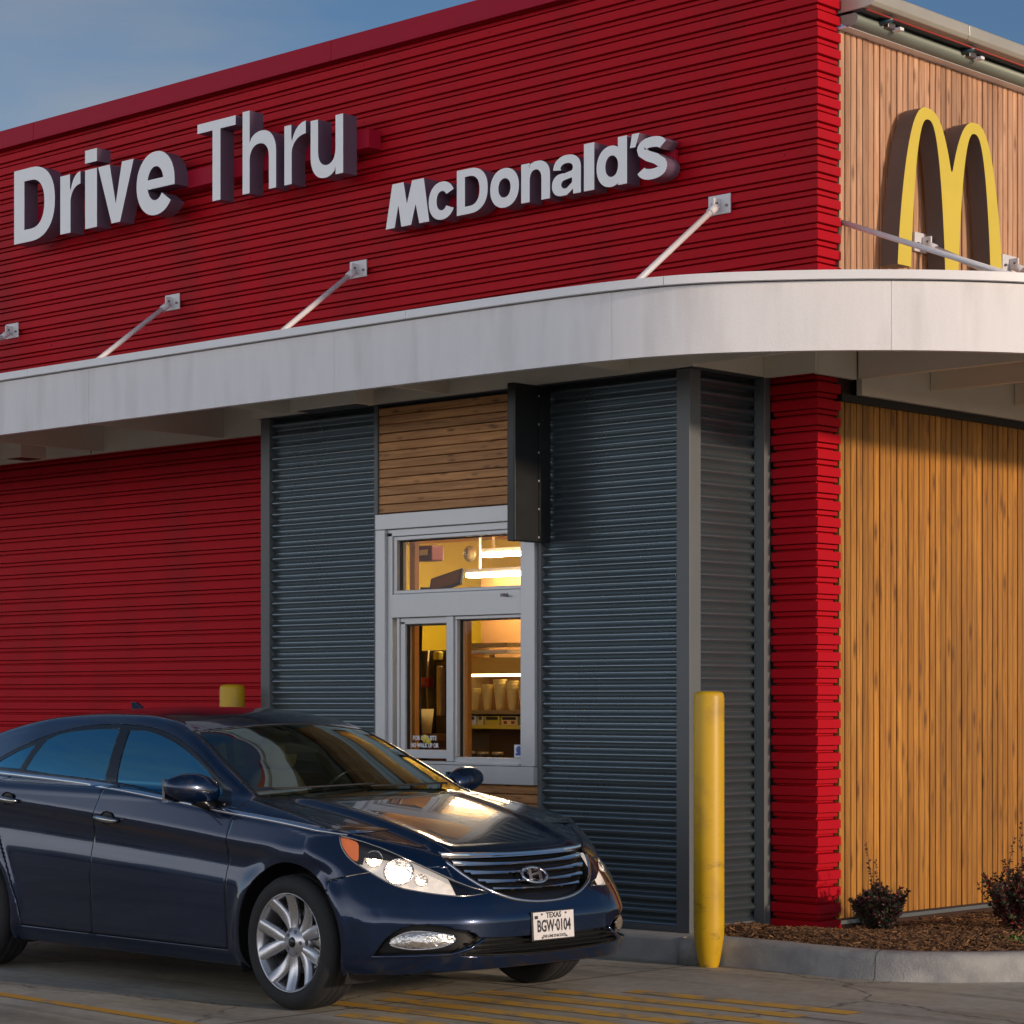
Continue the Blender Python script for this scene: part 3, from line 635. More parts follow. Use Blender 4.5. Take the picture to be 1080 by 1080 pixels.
def gl_a(w, s, x):
    o = [(w, 0), (w, x*.66)]+arc(w*.52, x*.66, w*.48, x*.355, 0, 170, 14, 2.2)+[(w*.04, x*.68), (w*.04+s*.92, x*.65)]+arc(w*.51, x*.67, w*.22, x*.14, 170, 0, 8, 2.2)
    o += [(w-s, x*.60), (w*.45, x*.56)]+arc(w*.34, x*.28, w*.34, x*.285, 90, 270, 12, 2.2)+[(w*.52, x*.0), (w-s*.9, x*.13), (w-s*.86, 0)]
    return [o, [(w-s, x*.42), (w-s, x*.3)]+arc(w*.46, x*.28, w*.14, x*.11, -60, -180, 6)+arc(w*.46, x*.28, w*.14, x*.11, 180, 100, 4)]
def gl_s(w, s, x):
    P = arc(w*.5, x*.735, w*.5-s*.5, x*.265-s*.40, 15, 190, 14, 2.2)+[(w*.36, x*.57), (w*.62, x*.47)]+arc(w*.5, x*.27, w*.5-s*.5, x*.27-s*.40, 20, -170, 16, 2.2)
    return [stroke(P, s*.92)]
M_M = [[(0, 0), (.207, 0), (.293, .5), (.362, 0), (.586, 0), (.69, .45), (.776, 0), (1, 0), (.879, 1), (.61, 1), (.49, .5), (.414, 1), (.155, 1)]]
def letter(name, loops, x, z, y0, depth, sc, mats, parent, w=1):
    """filled outline in the xz plane, front face at y0"""
    cu = bpy.data.curves.new(name, 'CURVE'); cu.dimensions = '2D'; cu.fill_mode = 'BOTH'; cu.extrude = depth/2
    for lp in loops:
        sp = cu.splines.new('POLY'); sp.points.add(len(lp)-1)
        for i, (a, b) in enumerate(lp): sp.points[i].co = (a*sc*w, b*sc, 0, 1)
        sp.use_cyclic_u = True
    to = bpy.data.objects.new('tmp', cu); S.collection.objects.link(to)
    dg = bpy.context.evaluated_depsgraph_get(); me = bpy.data.meshes.new_from_object(to.evaluated_get(dg)); bpy.data.objects.remove(to)
    me.materials.clear()
    for m in mats: me.materials.append(m)
    for p in me.polygons:
        p.material_index = 0 if abs(p.normal.z) > .9 else 1; p.use_smooth = False
    o = bpy.data.objects.new(name, me); S.collection.objects.link(o); o.parent = parent
    o.rotation_euler = (R(90), 0, 0); o.location = (x, y0+depth/2, z)
    return o
LM = [M['letter'], M['lside']]
T1 = thing('wall_lettering', 'large white raised letters reading Drive Thru on a red rail, left on the upper wall', 'sign')
ch = .587; zb = 5.165; Y0 = -.25; dp = .13
def put(fn, x0, x1, s, *a, T=T1, zb=zb, ch=ch, Y0=Y0, dp=dp):
    letter('letter', fn((x1-x0)/ch, s, *a), x0, zb, Y0, dp, ch, LM, T)
xh = .775
put(gl_D, -7.72, -7.176, .235)
put(gl_r, -7.105, -6.845, .225, xh)
letter('letter', [[(0, 0), (.255, 0), (.255, xh), (0, xh)], [(0, .865), (.255, .865), (.255, 1.035), (0, 1.035)]], -6.785, zb, Y0, dp, ch, LM, T1)
put(gl_v, -6.62, -6.18, .25, xh)
put(gl_e, -6.145, -5.69, .225, xh+.01)
letter('letter', [[(.32, 0), (.485, 0), (.485, .885), (.80, .885), (.80, 1), (0, 1), (0, .885), (.32, .885)]], -5.425, zb, Y0, dp, ch, LM, T1, .92)
put(gl_n, -4.915, -4.55, .132, .72, 1.015)
put(gl_r, -4.461, -4.235, .132, .715)
put(gl_u, -4.184, -3.849, .132, .70)
MB().box(-7.66, -3.73, -.12, -.002, 5.345, 5.475).build('rail', M['redcap'], T1, .003)
mb = MB()
for x in (-7.5, -6.0, -4.9, -4.0): mb.box(x, x+.05, -.118, -.005, 5.30, 5.344)
mb.build('rail_bracket', M['redcap'], T1)
T2 = thing('wall_lettering', 'smaller white raised letters with the restaurant name right of the Drive Thru letters', 'sign')
c2 = .30; z2 = 4.738; kw = dict(T=T2, zb=z2, ch=c2, Y0=-.16, dp=.125)
letter('letter', M_M, -3.517, z2, -.16, .125, c2, LM, T2, (.422)/c2)
put(gl_c, -3.100, -2.850, .25, .82, **kw)
put(gl_D, -2.834, -2.549, .25, **kw)
put(gl_o, -2.527, -2.268, .25, .83, **kw)
put(gl_n, -2.248, -1.995, .25, .84, **kw)
put(gl_a, -1.978, -1.730, .25, .84, **kw)
put(gl_stem, -1.704, -1.617, .25, **kw)
put(gl_d, -1.598, -1.345, .25, .84, **kw)
letter('letter', [[(0, 0), (.15, 0), (.26, .28), (.06, .28)]], -1.322, z2+.215, -.16, .125, c2, LM, T2)
put(gl_s, -1.267, -1.018, .235, .85, **kw)
MB().box(-3.45, -1.06, -.035, -.002, 4.84, 4.93).build('rail', M['redcap'], T2, .003)
# arches on the cedar facade, in the yz plane, front face x=.14
T3 = thing('arches_sign', 'tall yellow double arch emblem with dark returns on the cedar facade', 'sign')
def archcurve(cy, hw, zbm, zt, n=26, p=2.6, q=.8):
    o = []
    for i in range(n+1):
        h = math.sin(math.pi/2*i/n) if i < n else 1.
        o.append((h*hw, zbm+(zt-zbm)*max(0, 1-h**p)**q))
    return o            # from apex (0) to base
def half(cy, hw, zt, side, zbm=4.155): return [(cy+side*a, z) for a, z in archcurve(cy, hw, zbm, zt)]
c1, c2_ = .948, 1.494; mid = (c1+c2_)/2
L1 = half(c1, .322, 5.158, -1)[::-1]                       # base-left up to apex
R1 = half(c1, .372, 5.158, 1); L2 = half(c2_, .372, 5.158, -1)[::-1]
R1c = [p for p in R1 if p[0] < mid-.002]; L2c = [p for p in L2 if p[0] > mid+.002]
R2 = half(c2_, .322, 5.158, 1)
outer = L1+R1c[1:]+[(mid, (R1c[-1][1]+L2c[0][1])/2-.012)]+L2c+R2[1:]
i1r = half(.958, .188, 5.088, 1)[::-1]; i1l = half(.958, .188, 5.088, -1)
i2r = half(1.484, .188, 5.088, 1)[::-1]; i2l = half(1.484, .188, 5.088, -1)
loop = outer+[(1.672, 4.155)]+i2r[1:]+i2l[1:]+i1r+i1l[1:]
clean = [loop[0]]
for p in loop[1:]:
    if math.dist(p, clean[-1]) > 1e-4: clean.append(p)
o = letter('arches', [clean], 0, 0, 0, .125, 1, [M['arch'], M['archside']], T3)
o.rotation_euler = (R(90), 0, R(90)); o.location = (.14-.0625, 0, 0)
for y, z in ((.71, 4.38), (1.22, 4.5), (1.74, 4.4)): MB().box(-.018, .014, y-.02, y+.02, z-.02, z+.02).build('standoff', M['trim'], T3)
# ================================================================== THE CAR
def _cr(tab):
    tab = sorted(tab); xs = np.array([t[0] for t in tab], float); ys = np.array([t[1] for t in tab], float)
    d = np.diff(ys)/np.diff(xs); m = np.zeros_like(ys); m[0] = d[0]; m[-1] = d[-1]
    for i in range(1, len(ys)-1): m[i] = 0 if d[i-1]*d[i] <= 0 else 2*d[i-1]*d[i]/(d[i-1]+d[i])
    def f(x):
        x = np.clip(x, xs[0], xs[-1]); i = np.clip(np.searchsorted(xs, x)-1, 0, len(xs)-2)
        h = xs[i+1]-xs[i]; t = (x-xs[i])/h; t2 = t*t; t3 = t2*t
        return (2*t3-3*t2+1)*ys[i]+(t3-2*t2+t)*h*m[i]+(-2*t3+3*t2)*ys[i+1]+(t3-t2)*h*m[i+1]
    return f
belt = _cr([(-3.6, 1.13), (-3.0, 1.105), (-2.55, 1.09), (-1.58, 1.05), (-1.05, 1.003), (-.49, .948), (0, .905), (.35, .862), (.6, .80), (.95, .68)])
crease = _cr([(-3.8, 1.0), (-2.55, .955), (-1.6, .895), (-.8, .835), (-.35, .795), (.1, .77), (.5, .74), (1, .66)])
hoodz = _cr([(.95, .66), (.80, .715), (.70, .76), (.6, .80), (.4, .862), (.2, .915), (0, .957), (-.2, .992), (-.35, 1.015), (-.6, 1.05), (-3.0, 1.10), (-3.3, 1.135), (-3.6, 1.135), (-3.8, 1.115), (-4, 1.05)])
ghz = _cr([(.3, .68), (0, .84), (-.33, 1.012), (-.7, 1.208), (-.95, 1.335), (-1.1, 1.395), (-1.3, 1.445), (-1.6, 1.471), (-1.9, 1.474), (-2.3, 1.460), (-2.7, 1.415), (-3.05, 1.34), (-3.5, 1.175), (-3.9, 1.0)])
ghw = _cr([(.2, .62), (-.2, .71), (-.45, .765), (-1, .80), (-1.8, .815), (-2.5, .80), (-3.1, .73), (-3.6, .60), (-3.9, .45)])
nose = _cr([(.10, .76), (.17, .84), (.24, .885), (.33, .905), (.45, .905), (.52, .88), (.6, .83), (.68, .765), (.75, .70), (.85, .60)])
tail = _cr([(.12, -3.75), (.25, -3.84), (.5, -3.89), (.65, -3.88), (.8, -3.84), (1.1, -3.80), (1.2, -3.7)])
low = _cr([(.10, .78), (.17, .83), (.225, .872), (.27, .884), (.33, .886)])
def smax(a, b, r):
    h = np.clip(.5+.5*(a-b)/r, 0, 1); return b+(a-b)*h+r*h*(1-h)*.5
def smin(a, b, r): return -smax(-a, -b, r)
def CW(x, z):
    fx = np.clip((np.asarray(x, float)+4.3)/.01, 0, 558.999); fz = np.clip(np.asarray(z, float)/.005, 0, 358.999)
    i = fx.astype(int); j = fz.astype(int); u = fx-i; v = fz-j
    return (TB[i, j]*(1-u)+TB[i+1, j]*u)*(1-v)+(TB[i, j+1]*(1-u)+TB[i+1, j+1]*u)*v
def CW0(x, z):
    zb = belt(x); zc = crease(x); t = np.clip((z-.33)/(zc-.33), 0, 1)
    mid = .886+.026*t-.026*np.exp(-((t-.80)/.17)**2)+.010*np.exp(-((t-1)/.05)**2)
    u = np.clip((z-zc)/np.maximum(zb-zc, .02), 0, 1)
    up = .916-.048*u
    w = np.where(z < .33, low(z), np.where(z < zc, mid, up))
    w = w-1.1*np.clip(z-zb, 0, .3)
    for cx in (0., -2.795):
        r = np.hypot(x-cx, z-.33)
        w = w+.020*np.exp(-(np.clip(r-.40, 0, 9)/.045)**2)*(z < .8)*np.clip((.86-z)/.12, 0, 1)
    w = w-.10*np.clip((-2.6-x)/1.2, 0, 1)**2-.02*np.clip((x+.2)/.9, 0, 1)**1.5
    return w
_gx, _gz = np.meshgrid(-4.3+.01*np.arange(561), .005*np.arange(361), indexing='ij')
TB = sum(.2*CW0(_gx.ravel(), _gz.ravel()+d) for d in (-.024, -.012, 0, .012, .024)).reshape(_gx.shape)
def CF(x, y, z):
    a = np.abs(y)
    k = .47*(a/.9)**4.0
    xf = x-(nose(z)-k); xr = (tail(z)+.35*(a/.9)**5)-x
    yr = .50-.12*x
    ridge = .016*np.exp(-((a-yr)/.05)**2)*np.clip((x+.45)/.2, 0, 1)*np.clip((.85-x)/.4, 0, 1)
    ridge = ridge-.010*np.clip((a-yr-.02)/.06, 0, 1)*np.clip((x+.45)/.2, 0, 1)*np.clip((.80-a)/.08, 0, 1)
    T = hoodz(x)-.012*(a/.8)**2-.02*(a/.86)**8+ridge
    body = smax(smax(smax(a-CW(x, z), z-T, .045), smax(xf, xr, .01), .06), .16-z, .04)
    q = x+.10*(a/.7)**2
    G = ghz(q)-.05*(a/.6)**2*np.clip((z-1.0)/.35, 0, 1)
    dz = z-1.0
    sw = a-(ghw(x)-.36*dz-.42*np.clip(dz, 0, 1)**2)
    gh = smax(smax(sw, (z-G)*.9, .05), .9-z, .01)
    return smin(body, gh, .03)
X0c, X1c, Zc = -3.15, .15, .60
def project(P, lev=0.):
    c = np.stack([np.clip(P[:, 0], X0c, X1c), np.zeros(len(P)), np.full(len(P), Zc)], 1)
    d = P-c; d /= np.linalg.norm(d, axis=1)[:, None]
    lo = np.full(len(P), .1); hi = np.full(len(P), 1.6); found = np.zeros(len(P), bool)
    for t in np.linspace(.1, 1.6, 76):
        q = c+d*t; v = CF(q[:, 0], q[:, 1], q[:, 2])-lev
        new = (v > 0) & ~found; hi[new] = t; lo[new] = max(t-.02, .05); found |= new
    for _ in range(16):
        mid = (lo+hi)/2; q = c+d*mid[:, None]; v = CF(q[:, 0], q[:, 1], q[:, 2])-lev
        hi = np.where(v > 0, mid, hi); lo = np.where(v > 0, lo, mid)
    return c+d*((lo+hi)/2)[:, None]
def shell(nx, ny, nz, lev=0.):
    """quads over a box (top, two sides, two ends) projected on the body surface"""
    xs = np.linspace(-4.05, 1.05, nx); ys = np.linspace(-1, 1, ny); zs = np.linspace(.05, 1.6, nz)
    idx = {}; V = []; Fs = []
    def vid(p):
        k = (round(p[0], 5), round(p[1], 5), round(p[2], 5))
        if k not in idx: idx[k] = len(V); V.append(p)
        return idx[k]
    def grid(A, Bv, fn, flip):
        for i in range(len(A)-1):
            for j in range(len(Bv)-1):
                q = [vid(fn(A[i], Bv[j])), vid(fn(A[i+1], Bv[j])), vid(fn(A[i+1], Bv[j+1])), vid(fn(A[i], Bv[j+1]))]
                Fs.append(tuple(q[::-1]) if flip else tuple(q))
    grid(xs, ys, lambda a, b: (a, b, 1.6), False)
    grid(xs, zs, lambda a, b: (a, -1., b), False); grid(xs, zs, lambda a, b: (a, 1., b), True)
    grid(ys, zs, lambda a, b: (1.05, a, b), False); grid(ys, zs, lambda a, b: (-4.05, a, b), True)
    return project(np.array(V, float), lev), Fs
CAR = thing('parked_car', 'dark navy blue sedan with silver alloy wheels waiting at the service window', 'car', (-.326, -2.951, 0), R(-2))
M['paint'] = pmat('navy_paint', (.0017, .014, .050), .22, metal=.55, coat=.85, var=.08, vscale=2)
scuffed(M['paint'], (.07, .06, .045), .12, .50, (1.5, 1.5, 3))
M['paint'].node_tree.nodes['Principled BSDF'].inputs['Coat Roughness'].default_value = .02
M['chrome'] = pmat('chrome', (.72, .72, .74), .10, metal=1.)
M['dchrome'] = pmat('satin_chrome', (.45, .44, .42), .2, metal=1.)
M['sideglass'] = glassmat('tinted_glass_sky_gloss', (.07, .10, .11), .30, 1.55, (.28, .78, 1.0))  # blue sky reflection put into the gloss colour, over tinted glass
M['screen'] = glassmat('windscreen_glass', (.42, .50, .46), .12, 1.5, (.75, .95, .95))
M['lens'] = glassmat('lamp_lens', (.95, .93, .9), .04, 1.45)
M['rubber'] = pmat('tyre_rubber', (.018, .018, .019), .75, var=.25, vscale=12, bump=.3, bscale=80)
M['alloy'] = pmat('alloy', (.62, .62, .64), .28, metal=.85, var=.05, vscale=8)
M['trimblack'] = pmat('gloss_black', (.006, .006, .007), .25)
M['plastic'] = pmat('black_plastic', (.012, .012, .013), .6)
M['seat'] = pmat('tan_seat', (.10, .07, .035), .75, var=.2, vscale=14)
M['dash'] = pmat('dashboard', (.03, .03, .028), .6)
V, Fq = shell(330, 120, 120)
me = bpy.data.meshes.new('tmp'); me.from_pydata([tuple(v) for v in V], [], Fq); bm = bmesh.new(); bm.from_mesh(me); bpy.data.meshes.remove(me)
bmesh.ops.recalc_face_normals(bm, faces=bm.faces)
FL_ = list(bm.faces); FA_ = np.array([f.calc_center_median()[:] for f in FL_])
def cut(poly, view, cond, closed=True):
    """bisect the shell with the walls of a prism. view: 'y','z','x' = direction of projection"""
    global FL_, FA_
    ax = {'y': (0, 2), 'z': (0, 1), 'x': (1, 2)}[view]
    n = len(poly); rng = range(n if closed else n-1)
    A = [p[0] for p in poly]; Bq = [p[1] for p in poly]; m_ = .05; ca, cb = FA_[:, ax[0]], FA_[:, ax[1]]
    sel = np.nonzero((ca > min(A)-m_) & (ca < max(A)+m_) & (cb > min(Bq)-m_) & (cb < max(Bq)+m_) & cond(FA_.T))[0]
    cc = FA_[sel][:, list(ax)]; near = np.zeros(len(sel), bool)
    for i in rng:
        p = np.array(poly[i]); q = np.array(poly[(i+1) % n]); d = q-p; L2_ = max(float(d@d), 1e-9)
        t_ = np.clip(((cc-p)@d)/L2_, 0, 1); near |= np.hypot(*(cc-p-t_[:, None]*d).T) < .04
    sel = sel[near]; D = {FL_[k]: (FA_[k, ax[0]], FA_[k, ax[1]]) for k in sel}
    keep_ = np.ones(len(FL_), bool); keep_[sel] = False
    for i in rng:
        p = poly[i]; q = poly[(i+1) % n]
        d = (q[0]-p[0], q[1]-p[1]); l_ = math.hypot(*d)
        if l_ < 1e-5: continue
        co = [0, 0, 0]; no = [0, 0, 0]; co[ax[0]], co[ax[1]] = p; no[ax[0]], no[ax[1]] = -d[1]/l_, d[0]/l_
        x0, y0 = min(p[0], q[0])-.03, min(p[1], q[1])-.03; x1, y1 = max(p[0], q[0])+.03, max(p[1], q[1])+.03
        sub = [f for f, (u, v) in D.items() if x0 < u < x1 and y0 < v < y1 and abs((u-p[0])*d[1]-(v-p[1])*d[0])/l_ < .035]
        if not sub: continue
        es = {e for f in sub for e in f.edges}; vs = {v for f in sub for v in f.verts}
        r = bmesh.ops.bisect_plane(bm, geom=list(vs)+list(es)+sub, dist=1e-5, plane_co=co, plane_no=no)
        for f in sub: D.pop(f, None)
        for g in r['geom']:
            if isinstance(g, bmesh.types.BMFace) and g.is_valid: q_ = g.calc_center_median(); D[g] = (q_[ax[0]], q_[ax[1]])
    new = [f for f in D if f.is_valid]
    FL_ = [f for f, k in zip(FL_, keep_) if k]+new
    FA_ = np.concatenate([FA_[keep_], np.array([f.calc_center_median()[:] for f in new]).reshape(-1, 3)])
def smoothpoly(P, n=5, closed=True):
    out = []; m_ = len(P)
    for i in range(m_ if closed else m_-1):
        p0, p1, p2, p3 = (P[(i-1) % m_], P[i], P[(i+1) % m_], P[(i+2) % m_]) if closed else (P[max(i-1, 0)], P[i], P[i+1], P[min(i+2, m_-1)])
        for j in range(n):
            t = j/n
            out.append(tuple(.5*((2*p1[k])+(-p0[k]+p2[k])*t+(2*p0[k]-5*p1[k]+4*p2[k]-p3[k])*t*t+(-p0[k]+3*p1[k]-3*p2[k]+p3[k])*t**3) for k in range(2)))
    if not closed: out.append(P[-1])
    return out
def band(P, w):
    Lf, Rt = [], []
    for i, p in enumerate(P):
        a = P[max(i-1, 0)]; b = P[min(i+1, len(P)-1)]; dx, dy = b[0]-a[0], b[1]-a[1]; l_ = math.hypot(dx, dy)
        Lf.append((p[0]-dy/l_*w/2, p[1]+dx/l_*w/2)); Rt.append((p[0]+dy/l_*w/2, p[1]-dx/l_*w/2))
    return Lf+Rt[::-1]
side = lambda c: abs(c[1]) > .5
# --- outlines read as car coordinates (x forward, z up / y across)
bl = lambda x, o=0: (x, float(belt(x))+o)
glassF = smoothpoly([(-1.66, 1.345), (-1.50, 1.343), (-1.27, 1.298), (-1.05, 1.228), (-.86, 1.145), (-.70, 1.052)], 4, False)+[(-.655, 1.015), (-.66, .998)]+[bl(x, .020) for x in (-.9, -1.2, -1.4, -1.575)]+[(-1.60, 1.13), (-1.635, 1.25)]
glassR = [(-2.50, 1.118)]+[(-2.47, 1.20)]+smoothpoly([(-2.42, 1.285), (-2.30, 1.322), (-2.1, 1.343), (-1.9, 1.352), (-1.76, 1.352)], 4, False)+[(-1.715, 1.20), (-1.69, 1.077), bl(-1.9, .022), bl(-2.2, .022)]
glassQ = [(-2.56, 1.122), (-2.525, 1.20), (-2.50, 1.262), (-2.66, 1.222), (-2.80, 1.172), (-2.90, 1.128)]
dlo = smoothpoly([(-2.98, 1.12), (-2.80, 1.195), (-2.6, 1.262), (-2.4, 1.318), (-2.1, 1.366), (-1.8, 1.378), (-1.5, 1.366), (-1.25, 1.322), (-1.0, 1.238), (-.8, 1.148), (-.62, 1.045), (-.52, .985)], 4, False)+[bl(x, .010) for x in (-.56, -.8, -1.1, -1.4, -1.7, -2.0, -2.3, -2.6, -2.9)]
mirrorpatch = [(-.655, 1.012), (-.665, .99), bl(-.56, .012), (-.60, 1.03), (-.65, 1.055)]
chrome = [bl(x, .009) for x in (-3.0, -2.7, -2.4, -2.1, -1.8, -1.5, -1.2, -.9, -.6, -.3, 0, .2, .315)]+[bl(x, -.009) for x in (.315, .2, 0, -.3, -.6, -.9, -1.2, -1.5, -1.8, -2.1, -2.4, -2.7, -3.0)]
archF = [(.385*math.cos(R(t)), .335+.385*math.sin(R(t))) for t in range(-40, 221, 8)]
archR = [(x-2.795, z) for x, z in archF]
seamA = band([(-.50, .262), (-.505, .45), (-.495, .65), (-.475, .80), (-.465, .93), bl(-.468, -.012)], .007)
seamB = band([(-1.665, .262), (-1.665, .5), (-1.65, .75), (-1.60, .95), bl(-1.578, -.012)], .007)
seamS = band([(-.50, .262), (-1.1, .262), (-1.665, .262), (-2.33, .265)], .007)
seamC = band([(-2.33, .265), (-2.36, .40), (-2.45, .60), (-2.58, .80), (-2.64, .95), bl(-2.62, -.012)], .007)
seamBump = band(smoothpoly([(.285, .645), (.36, .665), (.44, .685), (.52, .70)], 3, False), .006)
seamFend = band([(-.43, 1.0), (-.44, .975), bl(-.45, .012)], .006)
head = smoothpoly([(.280, .858), (.315, .80), (.375, .745), (.465, .695), (.595, .628), (.685, .603), (.75, .588), (.805, .578), (.828, .586)], 3, False)+smoothpoly([(.815, .600), (.72, .668), (.622, .727), (.50, .787), (.404, .823), (.33, .846)], 3, False)
fog = smoothpoly([(.612, .356), (.64, .392), (.70, .418), (.78, .412), (.835, .388), (.80, .345), (.70, .333)], 3)
recess = [(.545, .300), (.60, .385), (.66, .435), (.72, .452), (.80, .445), (.865, .41), (.875, .385), (.84, .325), (.80, .305)]
grille = smoothpoly([(-.49, .768), (-.25, .760), (0, .757), (.25, .760), (.49, .768)], 3, False)+smoothpoly([(.485, .735), (.44, .675), (.36, .610), (.24, .560), (.12, .538), (0, .532), (-.12, .538), (-.24, .560), (-.36, .610), (-.44, .675), (-.485, .735)], 3, False)
intake = smoothpoly([(-.50, .385), (-.25, .378), (0, .376), (.25, .378), (.50, .385)], 2, False)+smoothpoly([(.545, .30), (.25, .288), (0, .284), (-.25, .288), (-.545, .30)], 2, False)
wind = smoothpoly([(-.455, -.70), (-.37, -.45), (-.335, 0), (-.37, .45), (-.455, .70)], 4, False)+smoothpoly([(-1.155, .580), (-1.08, .40), (-1.045, 0), (-1.08, -.40), (-1.155, -.580)], 4, False)
windframe = smoothpoly([(-.415, -.735), (-.33, -.47), (-.295, 0), (-.33, .47), (-.415, .735)], 4, False)+smoothpoly([(-1.17, .600), (-1.095, .41), (-1.06, 0), (-1.095, -.41), (-1.17, -.600)], 4, False)
sunroof = [(-1.35, -.42), (-1.35, .42), (-1.95, .43), (-1.95, -.43)]
hoodseamL = band(smoothpoly([(-.36, .735), (-.1, .765), (.2, .735), (.42, .655), (.58, .555), (.66, .47)], 4, False), .006)
hoodseamR = [(x, -y) for x, y in hoodseamL]
rearwin = smoothpoly([(-2.80, -.50), (-2.76, 0), (-2.80, .50)], 3, False)+smoothpoly([(-3.38, .60), (-3.46, 0), (-3.38, -.60)], 3, False)
up = lambda c: c[2] > .95
for poly in (dlo, glassF, glassR, glassQ, mirrorpatch): cut(poly, 'y', lambda c: side(c) & (c[2] > .93))
lipz = [(-4, .178), (.33, .178), (.385, .205), (.60, .212), (.95, .235)]
cut(lipz, 'y', lambda c: c[2] < .35, False)
for poly in (archF, archR, seamA, seamB, seamS, seamC, seamBump, seamFend): cut(poly, 'y', side)
for poly in (head,): cut(poly, 'y', lambda c: (c[0] > .2) & (abs(c[1]) > .33))
for poly in (recess, fog): cut(poly, 'y', lambda c: (c[0] > .4) & (abs(c[1]) > .4) & (c[2] < .5))
cut(grille, 'x', lambda c: c[0] > .45); cut(intake, 'x', lambda c: c[0] > .6)
for poly in (wind, windframe): cut(poly, 'z', up)
cut(rearwin, 'z', up)
for poly in (hoodseamL, hoodseamR): cut(poly, 'z', lambda c: c[2] > .66)
bm.verts.ensure_lookup_table(); bm.verts.index_update()
VV = np.array([v.co[:] for v in bm.verts]); faces = [[v.index for v in f.verts] for f in bm.faces]
CC = np.array([VV[f].mean(0) for f in faces]); bm.free()
def inside(P, poly, ia, ib):
    x, y = P[:, ia], P[:, ib]; r = np.zeros(len(P), bool); n = len(poly); j = n-1
    for i in range(n):
        xi, yi = poly[i]; xj, yj = poly[j]
        c = ((yi > y) != (yj > y)) & (x < (xj-xi)*(y-yi)/((yj-yi) if abs(yj-yi) > 1e-12 else 1e-12)+xi)
        r ^= c; j = i
    return r
IY = lambda poly: inside(CC, poly, 0, 2); IZ = lambda poly: inside(CC, poly, 0, 1); IX = lambda poly: inside(CC, poly, 1, 2)
ay = np.abs(CC[:, 1]); sgn = np.where(CC[:, 1] < 0, 'r', 'l')
cls = np.full(len(faces), 'body', dtype=object)
sd_ = ay > .5
doorF = [(-.50, .262), (-.505, .45), (-.495, .65), (-.475, .80), (-.465, .93), (-.46, 1.2), (-.9, 1.5), (-1.6, 1.5), (-1.58, 1.06), (-1.60, .95), (-1.65, .75), (-1.665, .5), (-1.665, .262)]
doorR = [(-1.665, .262), (-1.665, .5), (-1.65, .75), (-1.60, .95), (-1.58, 1.06), (-2.62, 1.10), (-2.64, .95), (-2.58, .80), (-2.45, .60), (-2.36, .40), (-2.33, .265)]
bmp = (CC[:, 0] > .285) & (CC[:, 2] < .72) & sd_ & ~(CC[:, 2] > np.interp(CC[:, 0], [.285, .36, .44, .52, .6], [.645, .665, .685, .70, .71]))
cls[bmp | ((CC[:, 0] > .4) & (CC[:, 2] < .60))] = 'front_bumper'
z_ = CC[:, 2] > .66
hd = z_ & (CC[:, 0] > -.6) & (ay < np.interp(CC[:, 0], [-.36, -.1, .2, .42, .58, .66, .8], [.735, .765, .735, .655, .555, .47, .4])) & ~(IZ(windframe) & (CC[:, 2] > .95)) & (CC[:, 0] < .85) & (CC[:, 2] > .70)
hd &= CC[:, 0] > np.interp(ay, [0, .47, .735], [-.295, -.33, -.415])
cls[hd] = 'hood'
low_side = sd_ & (CC[:, 2] < belt(CC[:, 0])+.02)
for nm, pl in (('front_door', doorF), ('rear_door', doorR)):
    q = IY(pl) & low_side; cls[q] = [nm+'_'+s_ for s_ in sgn[q]]
gsel = sd_ & (CC[:, 2] > .93)
q = IY(dlo) & gsel; cls[q] = 'window_trim'
for nm, pl in (('side_window_f', glassF), ('side_window_r', glassR), ('side_window_q', glassQ)):
    q = IY(pl) & gsel; cls[q] = [nm+'_'+s_ for s_ in sgn[q]]
for pl in (seamA, seamB, seamS, seamC, seamBump, seamFend): cls[IY(pl) & sd_] = 'gap'
cls[(IY(archF) | IY(archR)) & sd_] = 'gap'
q = IY(head) & (CC[:, 0] > .2) & (ay > .33); cls[q] = ['headlight_'+s_ for s_ in sgn[q]]
rsel = (CC[:, 0] > .4) & (ay > .4) & (CC[:, 2] < .5)
cls[IY(recess) & rsel] = 'gap'
cls[IX(grille) & (CC[:, 0] > .45)] = 'gap'; cls[IX(intake) & (CC[:, 0] > .6)] = 'gap'
cls[(IZ(hoodseamL) | IZ(hoodseamR)) & z_ & (CC[:, 0] < .7)] = 'gap'
cls[IZ(windframe) & (CC[:, 2] > .95)] = 'windscreen_surround'; cls[IZ(wind) & (CC[:, 2] > .95)] = 'windscreen'
cls[IZ(rearwin) & (CC[:, 2] > .95)] = 'rear_window'
cls[(CC[:, 2] < np.interp(CC[:, 0], [p[0] for p in lipz], [p[1] for p in lipz]))] = 'gap'
